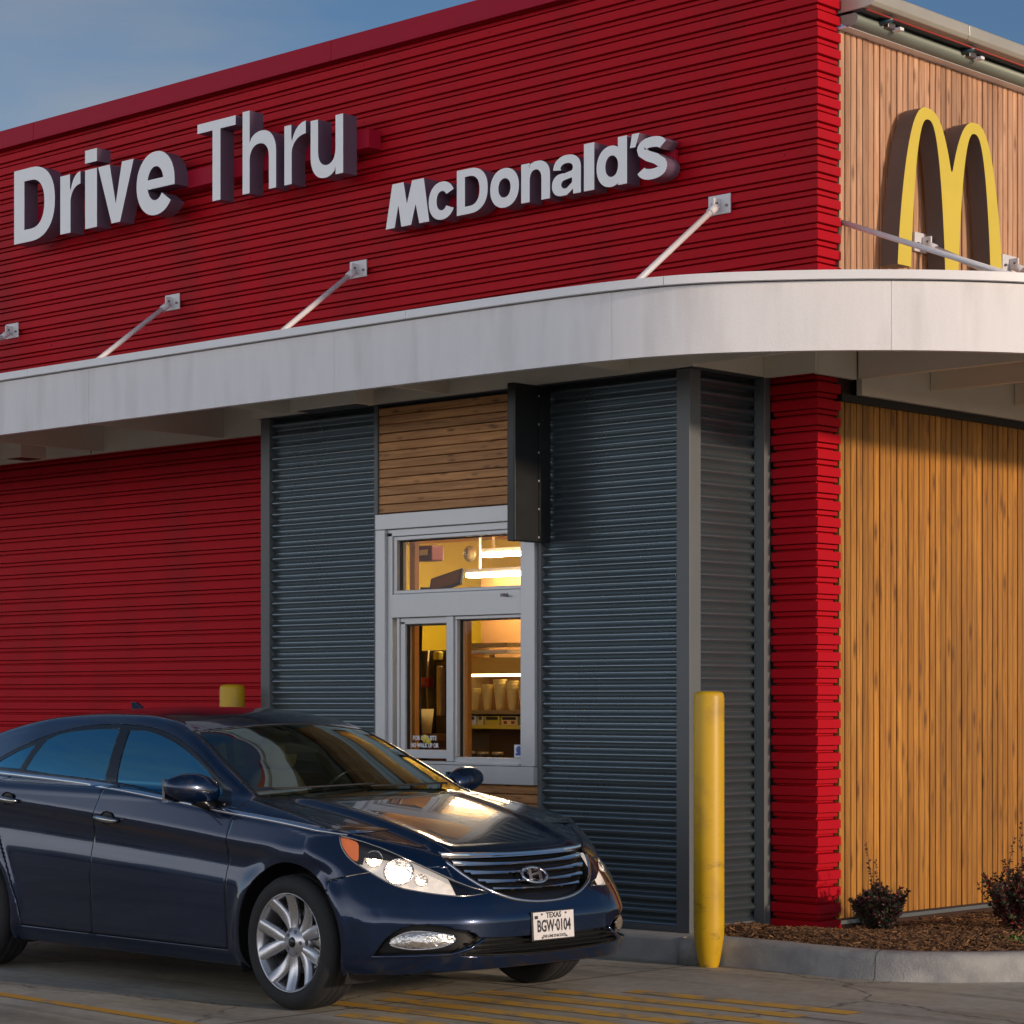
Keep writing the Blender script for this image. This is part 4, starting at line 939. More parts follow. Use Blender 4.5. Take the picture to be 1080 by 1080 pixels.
def part(name, key, mat, parent=CAR, push=0., solid=0., label=None):
    ids = np.nonzero(cls == key)[0]
    if not len(ids): print('EMPTY', key); return None
    used = sorted({i for f in ids for i in faces[f]}); mp_ = {u: k for k, u in enumerate(used)}
    P = VV[used]
    if push:
        e = 1e-3; g = np.stack([CF(P[:, 0]+e, P[:, 1], P[:, 2])-CF(P[:, 0]-e, P[:, 1], P[:, 2]), CF(P[:, 0], P[:, 1]+e, P[:, 2])-CF(P[:, 0], P[:, 1]-e, P[:, 2]), CF(P[:, 0], P[:, 1], P[:, 2]+e)-CF(P[:, 0], P[:, 1], P[:, 2]-e)], 1)
        g /= np.linalg.norm(g, axis=1)[:, None]+1e-9; P = P+g*push
    me = bpy.data.meshes.new(name); me.from_pydata([tuple(p) for p in P], [], [tuple(mp_[i] for i in faces[f]) for f in ids])
    me.materials.append(mat); me.polygons.foreach_set('use_smooth', [True]*len(me.polygons))
    e = 9e-3; g = np.stack([CF(P[:, 0]+e, P[:, 1], P[:, 2])-CF(P[:, 0]-e, P[:, 1], P[:, 2]), CF(P[:, 0], P[:, 1]+e, P[:, 2])-CF(P[:, 0], P[:, 1]-e, P[:, 2]), CF(P[:, 0], P[:, 1], P[:, 2]+e)-CF(P[:, 0], P[:, 1], P[:, 2]-e)], 1)
    g /= np.linalg.norm(g, axis=1)[:, None]+1e-9
    me.normals_split_custom_set_from_vertices([tuple(v) for v in g])
    o = bpy.data.objects.new(name, me); S.collection.objects.link(o)
    if parent: o.parent = parent
    if solid:
        m = o.modifiers.new('s', 'SOLIDIFY'); m.thickness = solid; m.offset = -1; m.use_rim = True
        if mat is M['paint']: me.materials.append(M['plastic']); m.material_offset = 1; m.material_offset_rim = 1
    if label: o['label'] = label
    return o
part('body', 'body', M['paint'], solid=.012)
part('front_bumper', 'front_bumper', M['paint'], solid=.012)
part('hood', 'hood', M['paint'], solid=.012)
doors = {}
for s_ in 'rl':
    doors['f'+s_] = part('front_door', 'front_door_'+s_, M['paint'], solid=.014); doors['r'+s_] = part('rear_door', 'rear_door_'+s_, M['paint'], solid=.014)
    part('side_window', 'side_window_f_'+s_, M['sideglass'], push=-.004); part('side_window', 'side_window_r_'+s_, M['sideglass'], push=-.004)
    part('quarter_window', 'side_window_q_'+s_, M['sideglass'], push=-.004)
part('window_trim', 'window_trim', M['trimblack'], push=-.001, solid=.01)
part('windscreen', 'windscreen', M['screen'], push=-.003); part('windscreen_surround', 'windscreen_surround', M['trimblack'], push=-.004, solid=.008)
part('rear_window', 'rear_window', M['sideglass'], push=-.003)
BELTSTRIP = True
# dark inner liner so that panel gaps read dark
V2, F2 = shell(110, 40, 34, -.035)
c2v = np.array([V2[list(f)].mean(0) for f in F2])
keep = ~((c2v[:, 2] > belt(c2v[:, 0])-.03) & (c2v[:, 0] < -.30))
rf = np.hypot(c2v[:, 0], c2v[:, 2]-.335); rr_ = np.hypot(c2v[:, 0]+2.795, c2v[:, 2]-.335)
keep &= ~(((rf < .43) | (rr_ < .43)) & (np.abs(c2v[:, 1]) > .4)); keep &= ~((c2v[:, 0] > .35) & (c2v[:, 2] < .74))
roofk = (c2v[:, 2] > 1.36) & (c2v[:, 0] < -1.12)
keep |= roofk
me = bpy.data.meshes.new('inner_liner'); me.from_pydata([tuple(v) for v in V2], [], [f for f, k in zip(F2, keep) if k]); me.materials.append(M['plastic'])
bmx = bmesh.new(); bmx.from_mesh(me); bmesh.ops.delete(bmx, geom=[v for v in bmx.verts if not v.link_faces], context='VERTS'); bmx.to_mesh(me); bmx.free()
o = bpy.data.objects.new('inner_liner', me); S.collection.objects.link(o); o.parent = CAR
# surface helpers on the finished form
def surf_xv(y, z):
    y = np.asarray(y, float); z = np.asarray(z, float); lo = np.full(y.shape, .2); hi = np.full(y.shape, 1.1)
    for _ in range(24):
        m_ = (lo+hi)/2; v = CF(m_, y, z) > 0; hi = np.where(v, m_, hi); lo = np.where(v, lo, m_)
    return lo
def surf_yv(x, z):
    x = np.asarray(x, float); z = np.asarray(z, float); lo = np.full(x.shape, .2); hi = np.full(x.shape, 1.1)
    for _ in range(24):
        m_ = (lo+hi)/2; v = CF(x, m_, z) > 0; hi = np.where(v, m_, hi); lo = np.where(v, lo, m_)
    return lo
def surf_x(y, z): return float(surf_xv([y], [z])[0])
def surf_y(x, z): return float(surf_yv([x], [z])[0])
# bright moulding along the belt line
for s_ in (-1, 1):
    xs_ = np.linspace(-3.0, .31, 90); zb_ = belt(xs_); rows = []
    for dz, dy in ((-.011, -.004), (-.010, .004), (-.003, .0075), (.004, .0065), (.010, .002), (.011, -.006)): rows.append(np.stack([xs_, s_*(surf_yv(xs_, zb_+dz)+dy), zb_+dz], 1))
    vs = [tuple(rows[j][i]) for i in range(90) for j in range(6)]
    MB().add(vs, [(i*6+j, i*6+j+1, (i+1)*6+j+1, (i+1)*6+j) for i in range(89) for j in range(5)], 0, True).build('belt_moulding', M['chrome'], CAR)
# underbody + wheel wells
MB().box(-3.7, -3.17, -.70, .70, .20, .32).box(-2.40, -.39, -.82, .82, .175, .26).box(.39, .52, -.58, .58, .185, .3).build('underbody', M['plastic'], CAR)
for cx in (0, -2.795):
    for s_ in (-1, 1):
        mb = MB(); P = [(cx+.425*math.cos(R(t)), .335+.425*math.sin(R(t))) for t in range(-25, 206, 10)]
        vs = [(x, s_*.62, z) for x, z in P]+[(x, s_*.875, z) for x, z in P]; n = len(P)
        mb.add(vs, [(i, i+1, n+i+1, n+i) for i in range(n-1)]+[tuple(range(n))], 0, False)
        mb.build('wheel_well', M['plastic'], CAR, recalc=False)
# --- wheels
def wheel(x, s_):
    W = emptypart('wheel', CAR); W.location = (x, s_*.80, .33); W.rotation_euler = (0, 0, 0 if s_ < 0 else math.pi)
    # local: outer face towards -y
    prof = [(.235, .09), (.24, .10), (.262, .108), (.292, .108), (.315, .098), (.327, .075), (.3275, .07), (.3285, .045), (.325, .043), (.325, .037), (.3295, .035), (.330, .005), (.326, .003), (.326, -.003), (.330, -.005), (.3295, -.035), (.325, -.037), (.325, -.043), (.3285, -.045), (.327, -.075), (.315, -.098), (.292, -.110), (.275, -.112), (.262, -.110), (.243, -.102), (.235, -.092)]
    MB().lathe(prof, 72, axis='y').build('tyre', M['rubber'], W)
    MB().lathe([(.232, .09), (.228, .0), (.222, -.05), (.226, -.085), (.236, -.1), (.2405, -.1045), (.2415, -.100), (.238, -.09)], 72, axis='y').lathe([(.05, -.045), (.085, -.03), (.07, .02)], 30, axis='y').build('rim', M['alloy'], W)
    sp = MB()
    for k in range(5):
        for d in (-1, 1):
            base = R(90+72*k+18)
            rows = []
            for i in range(13):
                t = i/12; r = .045+t*.188
                a = base+d*(R(5)+R(13.5)*t**.8)
                wdt = .022+.011*math.sin(math.pi*t)+.012*t**3
                y = -.064-.034*t**1.2+.016*math.sin(math.pi*t)
                cx, cz = r*math.cos(a), r*math.sin(a); nx_, nz_ = -math.sin(a), math.cos(a)
                q = []
                for u, dy in ((-1, .022), (-.92, .003), (-.45, -.005), (.45, -.005), (.92, .003), (1, .022)): q.append((cx+nx_*wdt*u, y+dy, cz+nz_*wdt*u))
                rows.append(q)
            vs = [v for q in rows for v in q]; n = 6
            sp.add(vs, [(i*n+j, i*n+j+1, (i+1)*n+j+1, (i+1)*n+j) for i in range(12) for j in range(n-1)]+[(i*n+n-1, i*n, (i+1)*n, (i+1)*n+n-1) for i in range(12)], 0, True)
    sp.build('spokes', M['alloy'], W)
    MB().lathe([(0, -.078), (.030, -.077), (.036, -.072), (.072, -.066), (.076, -.05), (.07, -.02)], 36, axis='y').build('hub', M['alloy'], W)
    nuts = MB()
    for k in range(5):
        a = R(90+72*k+54); nuts.lathe([(0, -.074), (.009, -.074), (.011, -.066)], 6, axis='y', c=(.053*math.cos(a), 0, .053*math.sin(a)), smooth=False)
    nuts.build('lug_nuts', M['bolt'], W)
    MB().lathe([(0, -.0815), (.024, -.0805), (.027, -.076)], 24, axis='y').build('hub_cap', M['trimblack'], W)
    MB().lathe([(.07, -.01), (.155, -.012), (.158, .0), (.155, .012), (.07, .012)], 40, axis='y').build('brake_disc', M['dchrome'], W)
    MB().lathe([(.0, .03), (.215, .03), (.225, .05)], 40, axis='y').build('backing_plate', M['plastic'], W)
for x in (0, -2.795):
    for s_ in (-1, 1): wheel(x, s_)
# --- front end: grille
IDN = Matrix.Identity(4)
def xband(z0, y0, y1, h0, h1, inset, name, mat, parent, n=28, zf=None, thick=.02):
    """bar following the nose; h0/h1 half heights at centre/ends"""
    mb = MB(); rows = []; YS = [y0+(y1-y0)*i/n for i in range(n+1)]; XS = surf_xv(YS, [z0+(zf(y) if zf else 0) for y in YS])
    for i in range(n+1):
        y = YS[i]; u = abs(2*i/n-1); z = z0+(zf(y) if zf else 0); h = h0+(h1-h0)*u**2
        x = XS[i]-inset
        rows.append([(x-.012, y, z+h), (x-.002, y, z+h*.75), (x+.002, y, z), (x-.002, y, z-h*.75), (x-.012, y, z-h), (x-thick-.01, y, z-h), (x-thick-.01, y, z+h)])
    vs = [v for r in rows for v in r]; m_ = 7
    mb.add(vs, [(i*m_+j, i*m_+(j+1) % m_, (i+1)*m_+(j+1) % m_, (i+1)*m_+j) for i in range(n) for j in range(m_)], 0, True)
    mb.f += [tuple(range(m_)), tuple(n*m_+j for j in range(m_))]; mb.mi += [0, 0]; mb.sm += [False, False]
    o = mb.build(name, mat, parent); md = o.modifiers.new('e', 'EDGE_SPLIT'); md.split_angle = R(40); return o
GR = emptypart('grille', CAR)
mb = MB()          # dark backing following the nose
def backing(poly, inset, mb, depth=0):
    ys = np.linspace(min(p[0] for p in poly), max(p[0] for p in poly), 25); zs = np.linspace(min(p[1] for p in poly)-.01, max(p[1] for p in poly)+.01, 10); vs = []
    yy, zz = np.meshgrid(ys, zs, indexing='ij'); xx = surf_xv(yy.ravel(), zz.ravel())-inset
    vs = [(float(x), float(y), float(z)) for x, y, z in zip(xx, yy.ravel(), zz.ravel())]
    mb.add(vs, [(i*10+j, i*10+j+1, (i+1)*10+j+1, (i+1)*10+j) for i in range(24) for j in range(9)])
backing(grille, .055, mb); mb.build('grille_backing', M['trimblack'], GR)
def gw(z): return float(np.interp(z, [.532, .56, .61, .675, .735, .768], [.10, .235, .355, .435, .48, .49]))
xband(.752, -.485, .485, .013, .016, .0, 'chrome_bar', M['chrome'], GR, zf=lambda y: .012*(y/.48)**2)
for z, h in ((.712, .010), (.672, .009), (.632, .009), (.595, .008)):
    w_ = gw(z)-.02
    xband(z, -w_, w_, h*.75, h*1.5, .018, 'chrome_bar', M['chrome'], GR, zf=lambda y: .014*(y/.45)**2)
mb = MB(); zz = [p for p in grille if True]; pts = []
low_ = [p for p in grille if p[1] < .755]
pts = [(surf_x(p[0], p[1])-.001, p[0], p[1]) for p in low_]
mb.tube(pts, .0085, 8); mb.build('chrome_surround', M['chrome'], GR)
E_ = emptypart('emblem', GR)
ex = surf_x(0, .655)+.002; tilt = math.atan2(surf_x(0, .69)-surf_x(0, .62), .07)
mb = MB(); mb.tube([(0, .066*math.cos(t), .036*math.sin(t)) for t in [2*math.pi*i/36 for i in range(37)]], .0065, 8, caps=False)
mb.prism([(-.044, -.022), (-.031, -.029), (-.008, .026), (-.022, .031)], -.004, .008, 0); mb.prism([(.008, -.026), (.022, -.031), (.044, .022), (.031, .029)], -.004, .008, 0); mb.prism([(-.026, -.008), (.020, .000), (.026, .010), (-.020, .002)], -.004, .0075, 0)
bpy.data.objects.remove(E_)
o = mb.build('emblem', M['chrome'], GR); o.location = (ex, 0, .655); o.rotation_euler = (0, tilt, 0); o.scale = (1, 1.25, 1.25)
# lower intake
LI = emptypart('lower_intake', CAR); mb = MB(); backing(intake, .05, mb); mb.build('intake_backing', M['trimblack'], LI)
for z in (.355, .333, .311): xband(z, -.50, .50, .004, .004, .014, 'slat', M['plastic'], LI)
xband(.292, -.56, .56, .005, .005, .0, 'lip', M['dchrome'], LI, zf=lambda y: .018*(y/.55)**2)
# recesses with fog lamps, headlights (both sides)
def yback(poly, inset, s_, ymin=.31):
    """sheet behind a side-projected opening"""
    nx_, nz_ = 40, 22; xs = np.linspace(min(p[0] for p in poly)-.02, max(p[0] for p in poly)+.0, nx_); zs = np.linspace(min(p[1] for p in poly)-.015, max(p[1] for p in poly)+.015, nz_)
    P = np.array([(x, 0, z) for x in xs for z in zs]); yv = surf_yv(P[:, 0], P[:, 2]); out = np.stack([P[:, 0], yv, P[:, 2]], 1); ok = yv > ymin; e = 2e-3
    g = np.stack([CF(out[:, 0]+e, out[:, 1], out[:, 2])-CF(out[:, 0]-e, out[:, 1], out[:, 2]), CF(out[:, 0], out[:, 1]+e, out[:, 2])-CF(out[:, 0], out[:, 1]-e, out[:, 2]), CF(out[:, 0], out[:, 1], out[:, 2]+e)-CF(out[:, 0], out[:, 1], out[:, 2]-e)], 1)
    g /= np.linalg.norm(g, axis=1)[:, None]+1e-9; out = out-g*inset; out[:, 1] *= s_
    fs = [(i*nz_+j, i*nz_+j+1, (i+1)*nz_+j+1, (i+1)*nz_+j) for i in range(nx_-1) for j in range(nz_-1)]; fs = [f for f in fs if ok[list(f)].all()]
    us = sorted({i for f in fs for i in f}); mp_ = {u: k for k, u in enumerate(us)}
    return [tuple(out[u]) for u in us], [tuple(mp_[i] for i in f) for f in fs]
M['amber'] = pmat('amber_lens', (.85, .22, .06), .25, coat=.5)
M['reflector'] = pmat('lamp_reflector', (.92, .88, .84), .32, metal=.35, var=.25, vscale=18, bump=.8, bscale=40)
M['reflector'].node_tree.nodes['Principled BSDF'].inputs['Emission Color'].default_value = (1, .88, .78, 1); M['reflector'].node_tree.nodes['Principled BSDF'].inputs['Emission Strength'].default_value = .42  # lamp glow put on the reflector as emission; only the bulbs are lamps
M['fogref'] = pmat('fog_reflector', (.8, .78, .75), .2, metal=.9, var=.2, vscale=20, bump=.8, bscale=45)
M['bowl'] = pmat('faceted_chrome', (.9, .86, .82), .22, metal=1., var=.1, vscale=20, bump=.7, bscale=70)
M['bulb'] = emit('lit_headlamp', (1, .82, .64), 30)
M['led'] = emit('lit_lamp_edge', (1, .82, .66), 8)
for s_, k in ((-1, 'r'), (1, 'l')):
    H = part('headlight', 'headlight_'+k, M['lens'], push=-.001)
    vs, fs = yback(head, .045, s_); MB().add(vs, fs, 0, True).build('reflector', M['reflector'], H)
    def on(x, z, d):      # point inset d below the surface at (x, z)
        y = surf_y(x, z); e = 2e-3; a_ = np.array
        g = [float(CF(a_([x+e]), a_([y]), a_([z]))[0]-CF(a_([x-e]), a_([y]), a_([z]))[0]), float(CF(a_([x]), a_([y+e]), a_([z]))[0]-CF(a_([x]), a_([y-e]), a_([z]))[0]), float(CF(a_([x]), a_([y]), a_([z+e]))[0]-CF(a_([x]), a_([y]), a_([z-e]))[0])]
        v = Vector(g).normalized(); p = Vector((x, y, z))-v*d; return Vector((p.x, s_*p.y, p.z)), Vector((v.x, s_*v.y, v.z))
    def dome(x, z, r, d, mat, name, sq=.5):
        p, n = on(x, z, d); q = n.to_track_quat('Z', 'Y'); m2 = MB(); pr = [(0, r*sq)]+[(r*math.sin(t), r*sq*math.cos(t)) for t in [R(a) for a in range(12, 91, 13)]]
        m2.lathe(pr, 28); o = m2.build(name, mat, H); o.location = p; o.rotation_euler = q.to_euler(); return o
    def bowl(x, z, r, d, dep):
        p, n = on(x, z, d); q = n.to_track_quat('Z', 'Y'); m2 = MB(); m2.lathe([(r*t, -dep*(1-t*t)) for t in (0, .2, .4, .6, .8, .92, 1.)]+[(r*1.06, .003), (r*1.12, -.004)], 40); o = m2.build('reflector_bowl', M['bowl'], H); o.location = p; o.rotation_euler = q.to_euler(); return o
    def ring(x, z, r, d, w, mat, name):
        p, n = on(x, z, d); q = n.to_track_quat('Z', 'Y'); m2 = MB(); m2.lathe([(r-w, -.01), (r-w*.6, .006), (r, .009), (r+w*.3, -.01)], 36); o = m2.build(name, mat, H); o.location = p; o.rotation_euler = q.to_euler()
    bowl(.575, .700, .066, .012, .036); dome(.575, .700, .024, .040, M['bulb'], 'bulb', .9)
    bowl(.455, .762, .040, .022, .024); dome(.455, .762, .012, .042, M['bulb'], 'bulb', .9)
    bowl(.665, .660, .030, .010, .02); dome(.665, .66, .008, .022, M['led'], 'bulb', .9)
    # amber rear corner and chrome outline
    am = smoothpoly([(.283, .855), (.315, .805), (.365, .758), (.40, .745), (.385, .79), (.36, .832)], 3)
    vs2 = []
    cpt = on(.34, .80, .010)[0]; ringp = [on(x, z, .010)[0] for x, z in am]
    MB().add([cpt]+ringp, [(0, 1+i, 1+(i+1) % len(ringp)) for i in range(len(ringp))], 0, True).build('amber_reflector', M['amber'], H)
    pts = [on(x, z, -.0005)[0] for x, z in head]+[on(*head[0], -.0005)[0]]
    MB().tube(pts, .0035, 6).build('lamp_edge', M['dchrome'], H)
    FL = emptypart('fog_recess', CAR)
    vs, fs = yback(recess, .045, s_); MB().add(vs, fs, 0, True).build('recess_backing', M['trimblack'], FL)
    cen = on(.72, .375, .014)[0]; rp = [on(x, z, .020)[0] for x, z in fog]
    n_ = len(rp); rin = [cen+(p-cen)*.62+(on(.72, .375, 0)[0]-on(.72, .375, .012)[0]) for p in rp]
    MB().add([cen+(on(.72, .375, 0)[0]-on(.72, .375, .014)[0])]+rin+rp, [(0, 1+i, 1+(i+1) % n_) for i in range(n_)]+[(1+i, 1+n_+i, 1+n_+(i+1) % n_, 1+(i+1) % n_) for i in range(n_)], 0, True).build('fog_lamp', M['fogref'], FL)
    MB().tube(rp+[rp[0]], .004, 6).build('fog_bezel', M['chrome'], FL)
    blade = [on(x, z, -.001)[0] for x, z in ((.545, .296), (.62, .300), (.72, .304), (.82, .310), (.86, .335), (.882, .38))]
    MB().tube(blade, .009, 8).build('fog_blade', M['paint'], FL)
    # door mirror
    MM = emptypart('door_mirror', CAR); MM.location = (-.70, s_*.85, 1.035); MM.scale = (1.25, 1.12, 1.22)
    m2 = MB(); rings = []
    for i in range(15):
        t = i/14; yy = -.02+.235*t; sc = (math.sin(math.pi*min(1, .12+.80*t)))**.5*(1-.20*t)
        rings.append([(.02+.050*math.cos(a)*sc*1.25-.035*t-(.03 if math.cos(a) < 0 else -.03*abs(math.cos(a)))*0, s_*yy, .006+.076*math.sin(a)*sc*(.82 if math.sin(a) < 0 else 1)+.022*t) for a in [2*math.pi*j/24 for j in range(24)]])
    vs = [v for r_ in rings for v in r_]
    m2.add(vs, [(i*24+j, i*24+(j+1) % 24, (i+1)*24+(j+1) % 24, (i+1)*24+j) for i in range(14) for j in range(24)]+[tuple(range(24)), tuple(14*24+j for j in range(24))], 0, True)
    m2.build('mirror_shell', M['paint'], MM)
    m2 = MB(); m2.tube([(.03, -s_*.03, -.065), (.02, s_*.03, -.045), (.01, s_*.08, -.02)], .02, 10, radii=[.028, .022, .03]); m2.build('mirror_arm', M['trimblack'], MM)
    MB().box(-.066, -.050, s_*.03, s_*.20, -.035, .06).build('mirror_glass', M['chrome'], MM)
    # handles
    for (x, zc_) in ((-1.48, .880), (-2.42, .957)):
        yy = surf_y(x, zc_); Dr = doors[('f' if x > -1.6 else 'r')+k]
        hb = MB(); hb.tube([(x-.095, s_*(yy+.002), zc_+.006), (x-.075, s_*(yy+.026), zc_+.004), (x, s_*(yy+.033), zc_), (x+.075, s_*(yy+.028), zc_-.006), (x+.095, s_*(yy+.002), zc_-.008)], .011, 10, radii=[.011, .016, .018, .016, .010]); hb.build('door_handle', M['dchrome'], Dr)
        cup = MB(); cup.lathe([(0, .001), (.035, .001), (.045, .002), (.048, -.002)], 24, axis='z'); oc_ = cup.build('handle_cup', M['trimblack'], Dr); oc_.location = (x-.005, s_*(yy+.003), zc_+.006); oc_.rotation_euler = (R(90)*(-s_)*-1, 0, 0); oc_.scale = (1.3, .75, 1)
# licence plate
PLT = emptypart('licence_plate', CAR); px_ = surf_x(0, .42)+.012; PLT.location = (px_, 0.005, .418); PLT.rotation_euler = (0, R(-3), 0); PLT.scale = (1, .92, .86)
M['plate'] = pmat('plate_white', (.72, .70, .70), .45, var=.08, vscale=30); M['pprint'] = pmat('plate_print', (.03, .03, .04), .5); M['pborder'] = pmat('plate_frame', (.02, .018, .02), .4)
MB().box(-.014, -.004, -.160, .160, -.085, .083).build('plate_frame', M['pborder'], PLT, .003)
MB().box(-.004, .0, -.152, .152, -.076, .077).build('plate_panel', M['plate'], PLT, .001)
pr = (R(90), 0, R(90))
text('plate_lettering', 'BGW·0104', .092, M['pprint'], (.001, 0, -.032), pr, PLT, .0006, .60, 'CENTER', .0022)
text('plate_lettering', 'TEXAS', .043, M['pprint'], (.001, 0, .043), pr, PLT, .0006, .9, 'CENTER', .001)
text('plate_lettering', 'THE LONE STAR STATE', .022, M['pprint'], (.001, 0, -.067), pr, PLT, .0006, .75, 'CENTER', .0005)
MB().box(.0, .0008, -.143, -.118, .040, .058).build('plate_print', M['pprint'], PLT)
for y in (-.09, .09):
    MB().tube([(.0, y, .064), (.004, y, .064)], .006, 8).tube([(.0, y, -.066), (.004, y, -.066)], .006, 8).build('plate_screw', M['bolt'], PLT)
# antenna fin, wipers, sunroof line
MB().prism([(-2.50, 1.44), (-2.40, 1.458), (-2.47, 1.495), (-2.52, 1.50)], -.012, .012, 1).build('antenna_fin', M['paint'], CAR, .004)
for y0, y1, x0, x1 in ((-.62, .02, -.47, -.42), (-.02, .60, -.40, -.47)):
    pts = []
    for i in range(9):
        t = i/8; y = y0+(y1-y0)*t; x = x0+(x1-x0)*t+.02*math.sin(math.pi*t); q_ = x+.10*(abs(y)/.7)**2; pts.append((x, y, float(ghz(q_))+.012))
    MB().tube(pts, .006, 6).build('wiper', M['plastic'], CAR)
# cabin: dashboard, wheel, seats, mirror
MB().prism([(-.45, .96), (-.62, 1.02), (-.85, 1.0), (-.92, .90), (-.85, .6), (-.45, .6)], -.68, .68, 1).build('dashboard', M['dash'], CAR, .02)
mb = MB(); mb.tube([(0, .19*math.cos(t), .19*math.sin(t)) for t in [2*math.pi*i/40 for i in range(41)]], .014, 8, caps=False); mb.tube([(0, -.18, 0), (.0, .18, 0)], .016, 8); mb.tube([(0, 0, 0), (0, 0, -.18)], .016, 8); mb.tube([(0, 0, 0), (.22, 0, -.06)], .03, 8)
o = mb.build('steering_wheel', M['trimblack'], CAR); o.location = (-1.02, .36, .95); o.rotation_euler = (0, R(22), 0)
for y, x, lb in ((-.36, -1.55, None), (.36, -1.50, None)):
    ST = emptypart('seat', CAR)
    for nm, p in (('cushion', (x+.25, y, .50, .27, .24, .09)), ('backrest', (x-.08, y, .80, .10, .24, .34)), ('headrest', (x-.12, y, 1.21, .055, .13, .10))):
        m2 = MB(); m2.lathe([(0, -1)]+[(math.cos(R(a))**.55, math.sin(R(a))) for a in range(-80, 81, 10)]+[(0, 1)], 24)
        o = m2.build(nm, M['seat'], ST); o.location = p[:3]; o.scale = p[3:]; o.rotation_euler = (0, R(-14) if nm != 'cushion' else 0, 0)
m2 = MB(); m2.lathe([(0, -1)]+[(math.cos(R(a))**.55, math.sin(R(a))) for a in range(-80, 81, 10)]+[(0, 1)], 24)
o = m2.build('rear_seat', M['seat'], CAR); o.location = (-2.35, 0, .85); o.scale = (.14, .62, .36)
MB().box(-.985, -.965, -.11, .11, 1.22, 1.28).tube([(-.97, 0, 1.27), (-1.0, 0, 1.34)], .01).build('rear_view_mirror', M['trimblack'], CAR, .008)
MB().box(-2.6, -.5, -.70, .70, .27, .32).build('cabin_floor', M['plastic'], CAR)
# ================================================================== GROUND, CURB, PLANTS
def setk(o, k='structure'): o['kind'] = k; return o
rr = random.Random(11)
def stained(name, base, joint=True):
    m, t, p = newmat(name); l = t.links.new
    c = N(t, 'ShaderNodeTexCoord')
    def noise(sc, det=8, st=(1, 1, 1), ds=0, off=(0, 0, 0)):
        mpn = N(t, 'ShaderNodeMapping'); mpn.inputs['Scale'].default_value = st; mpn.inputs['Location'].default_value = off; l(c.outputs['Object'], mpn.inputs[0])
        n = N(t, 'ShaderNodeTexNoise'); n.inputs['Scale'].default_value = sc; n.inputs['Detail'].default_value = det; n.inputs['Roughness'].default_value = .62; n.inputs['Distortion'].default_value = ds; l(mpn.outputs[0], n.inputs['Vector']); return n
    def ramp(n, a, b, v0, v1):
        r = N(t, 'ShaderNodeMapRange'); r.inputs[1].default_value = a; r.inputs[2].default_value = b; r.inputs[3].default_value = v0; r.inputs[4].default_value = v1; l(n.outputs[0], r.inputs[0]); return r
    def mulc(a, b):
        v = N(t, 'ShaderNodeMath', operation='MULTIPLY'); l(a.outputs[0], v.inputs[0]); l(b.outputs[0], v.inputs[1]); return v
    f = mulc(ramp(noise(.9), .3, .7, .72, 1.18), ramp(noise(14), .3, .7, .82, 1.15))
    f = mulc(f, ramp(noise(1.3, 6, (.25, 2.4, 1), .6, (3, 7, 0)), .48, .70, 1.0, .55))
    f = mulc(f, ramp(noise(180, 3), .3, .7, .86, 1.12))
    v = N(t, 'ShaderNodeVectorMath', operation='SCALE'); v.inputs[0].default_value = base; l(f.outputs[0], v.inputs['Scale'])
    # warm oil/rust tint patches
    x = N(t, 'ShaderNodeMix', data_type='RGBA'); l(ramp(noise(.7, 5, (1, 1, 1), .4, (9, 2, 0)), .45, .7, 0, .6).outputs[0], x.inputs['Factor']); l(v.outputs[0], x.inputs['A'])
    v2 = N(t, 'ShaderNodeVectorMath', operation='MULTIPLY'); l(v.outputs[0], v2.inputs[0]); v2.inputs[1].default_value = (1.0, .80, .52); l(v2.outputs[0], x.inputs['B'])
    # cracks
    vo = N(t, 'ShaderNodeTexVoronoi', feature='DISTANCE_TO_EDGE'); vo.inputs['Scale'].default_value = .55
    nn = noise(2.2, 6); mixv = N(t, 'ShaderNodeMix', data_type='VECTOR'); mixv.inputs['Factor'].default_value = .28; l(c.outputs['Object'], mixv.inputs['A']); l(nn.outputs['Color'], mixv.inputs['B']); l(mixv.outputs['Result'], vo.inputs['Vector'])
    ck = N(t, 'ShaderNodeMapRange'); ck.inputs[1].default_value = .0; ck.inputs[2].default_value = .007; ck.inputs[3].default_value = .35; ck.inputs[4].default_value = 1; l(vo.outputs['Distance'], ck.inputs[0])
    v3 = N(t, 'ShaderNodeVectorMath', operation='SCALE'); l(x.outputs['Result'], v3.inputs[0]); l(ck.outputs[0], v3.inputs['Scale'])
    l(v3.outputs[0], p.inputs['Base Color']); l(ramp(noise(3), .3, .7, .62, .9).outputs[0], p.inputs['Roughness'])
    bn = N(t, 'ShaderNodeBump'); bn.inputs['Strength'].default_value = .45; bn.inputs['Distance'].default_value = .006; l(noise(110, 5).outputs[0], bn.inputs['Height']); l(bn.outputs[0], p.inputs['Normal'])
    return m
M['lot'] = stained('lot_concrete', (.42, .39, .33))
g = MB()
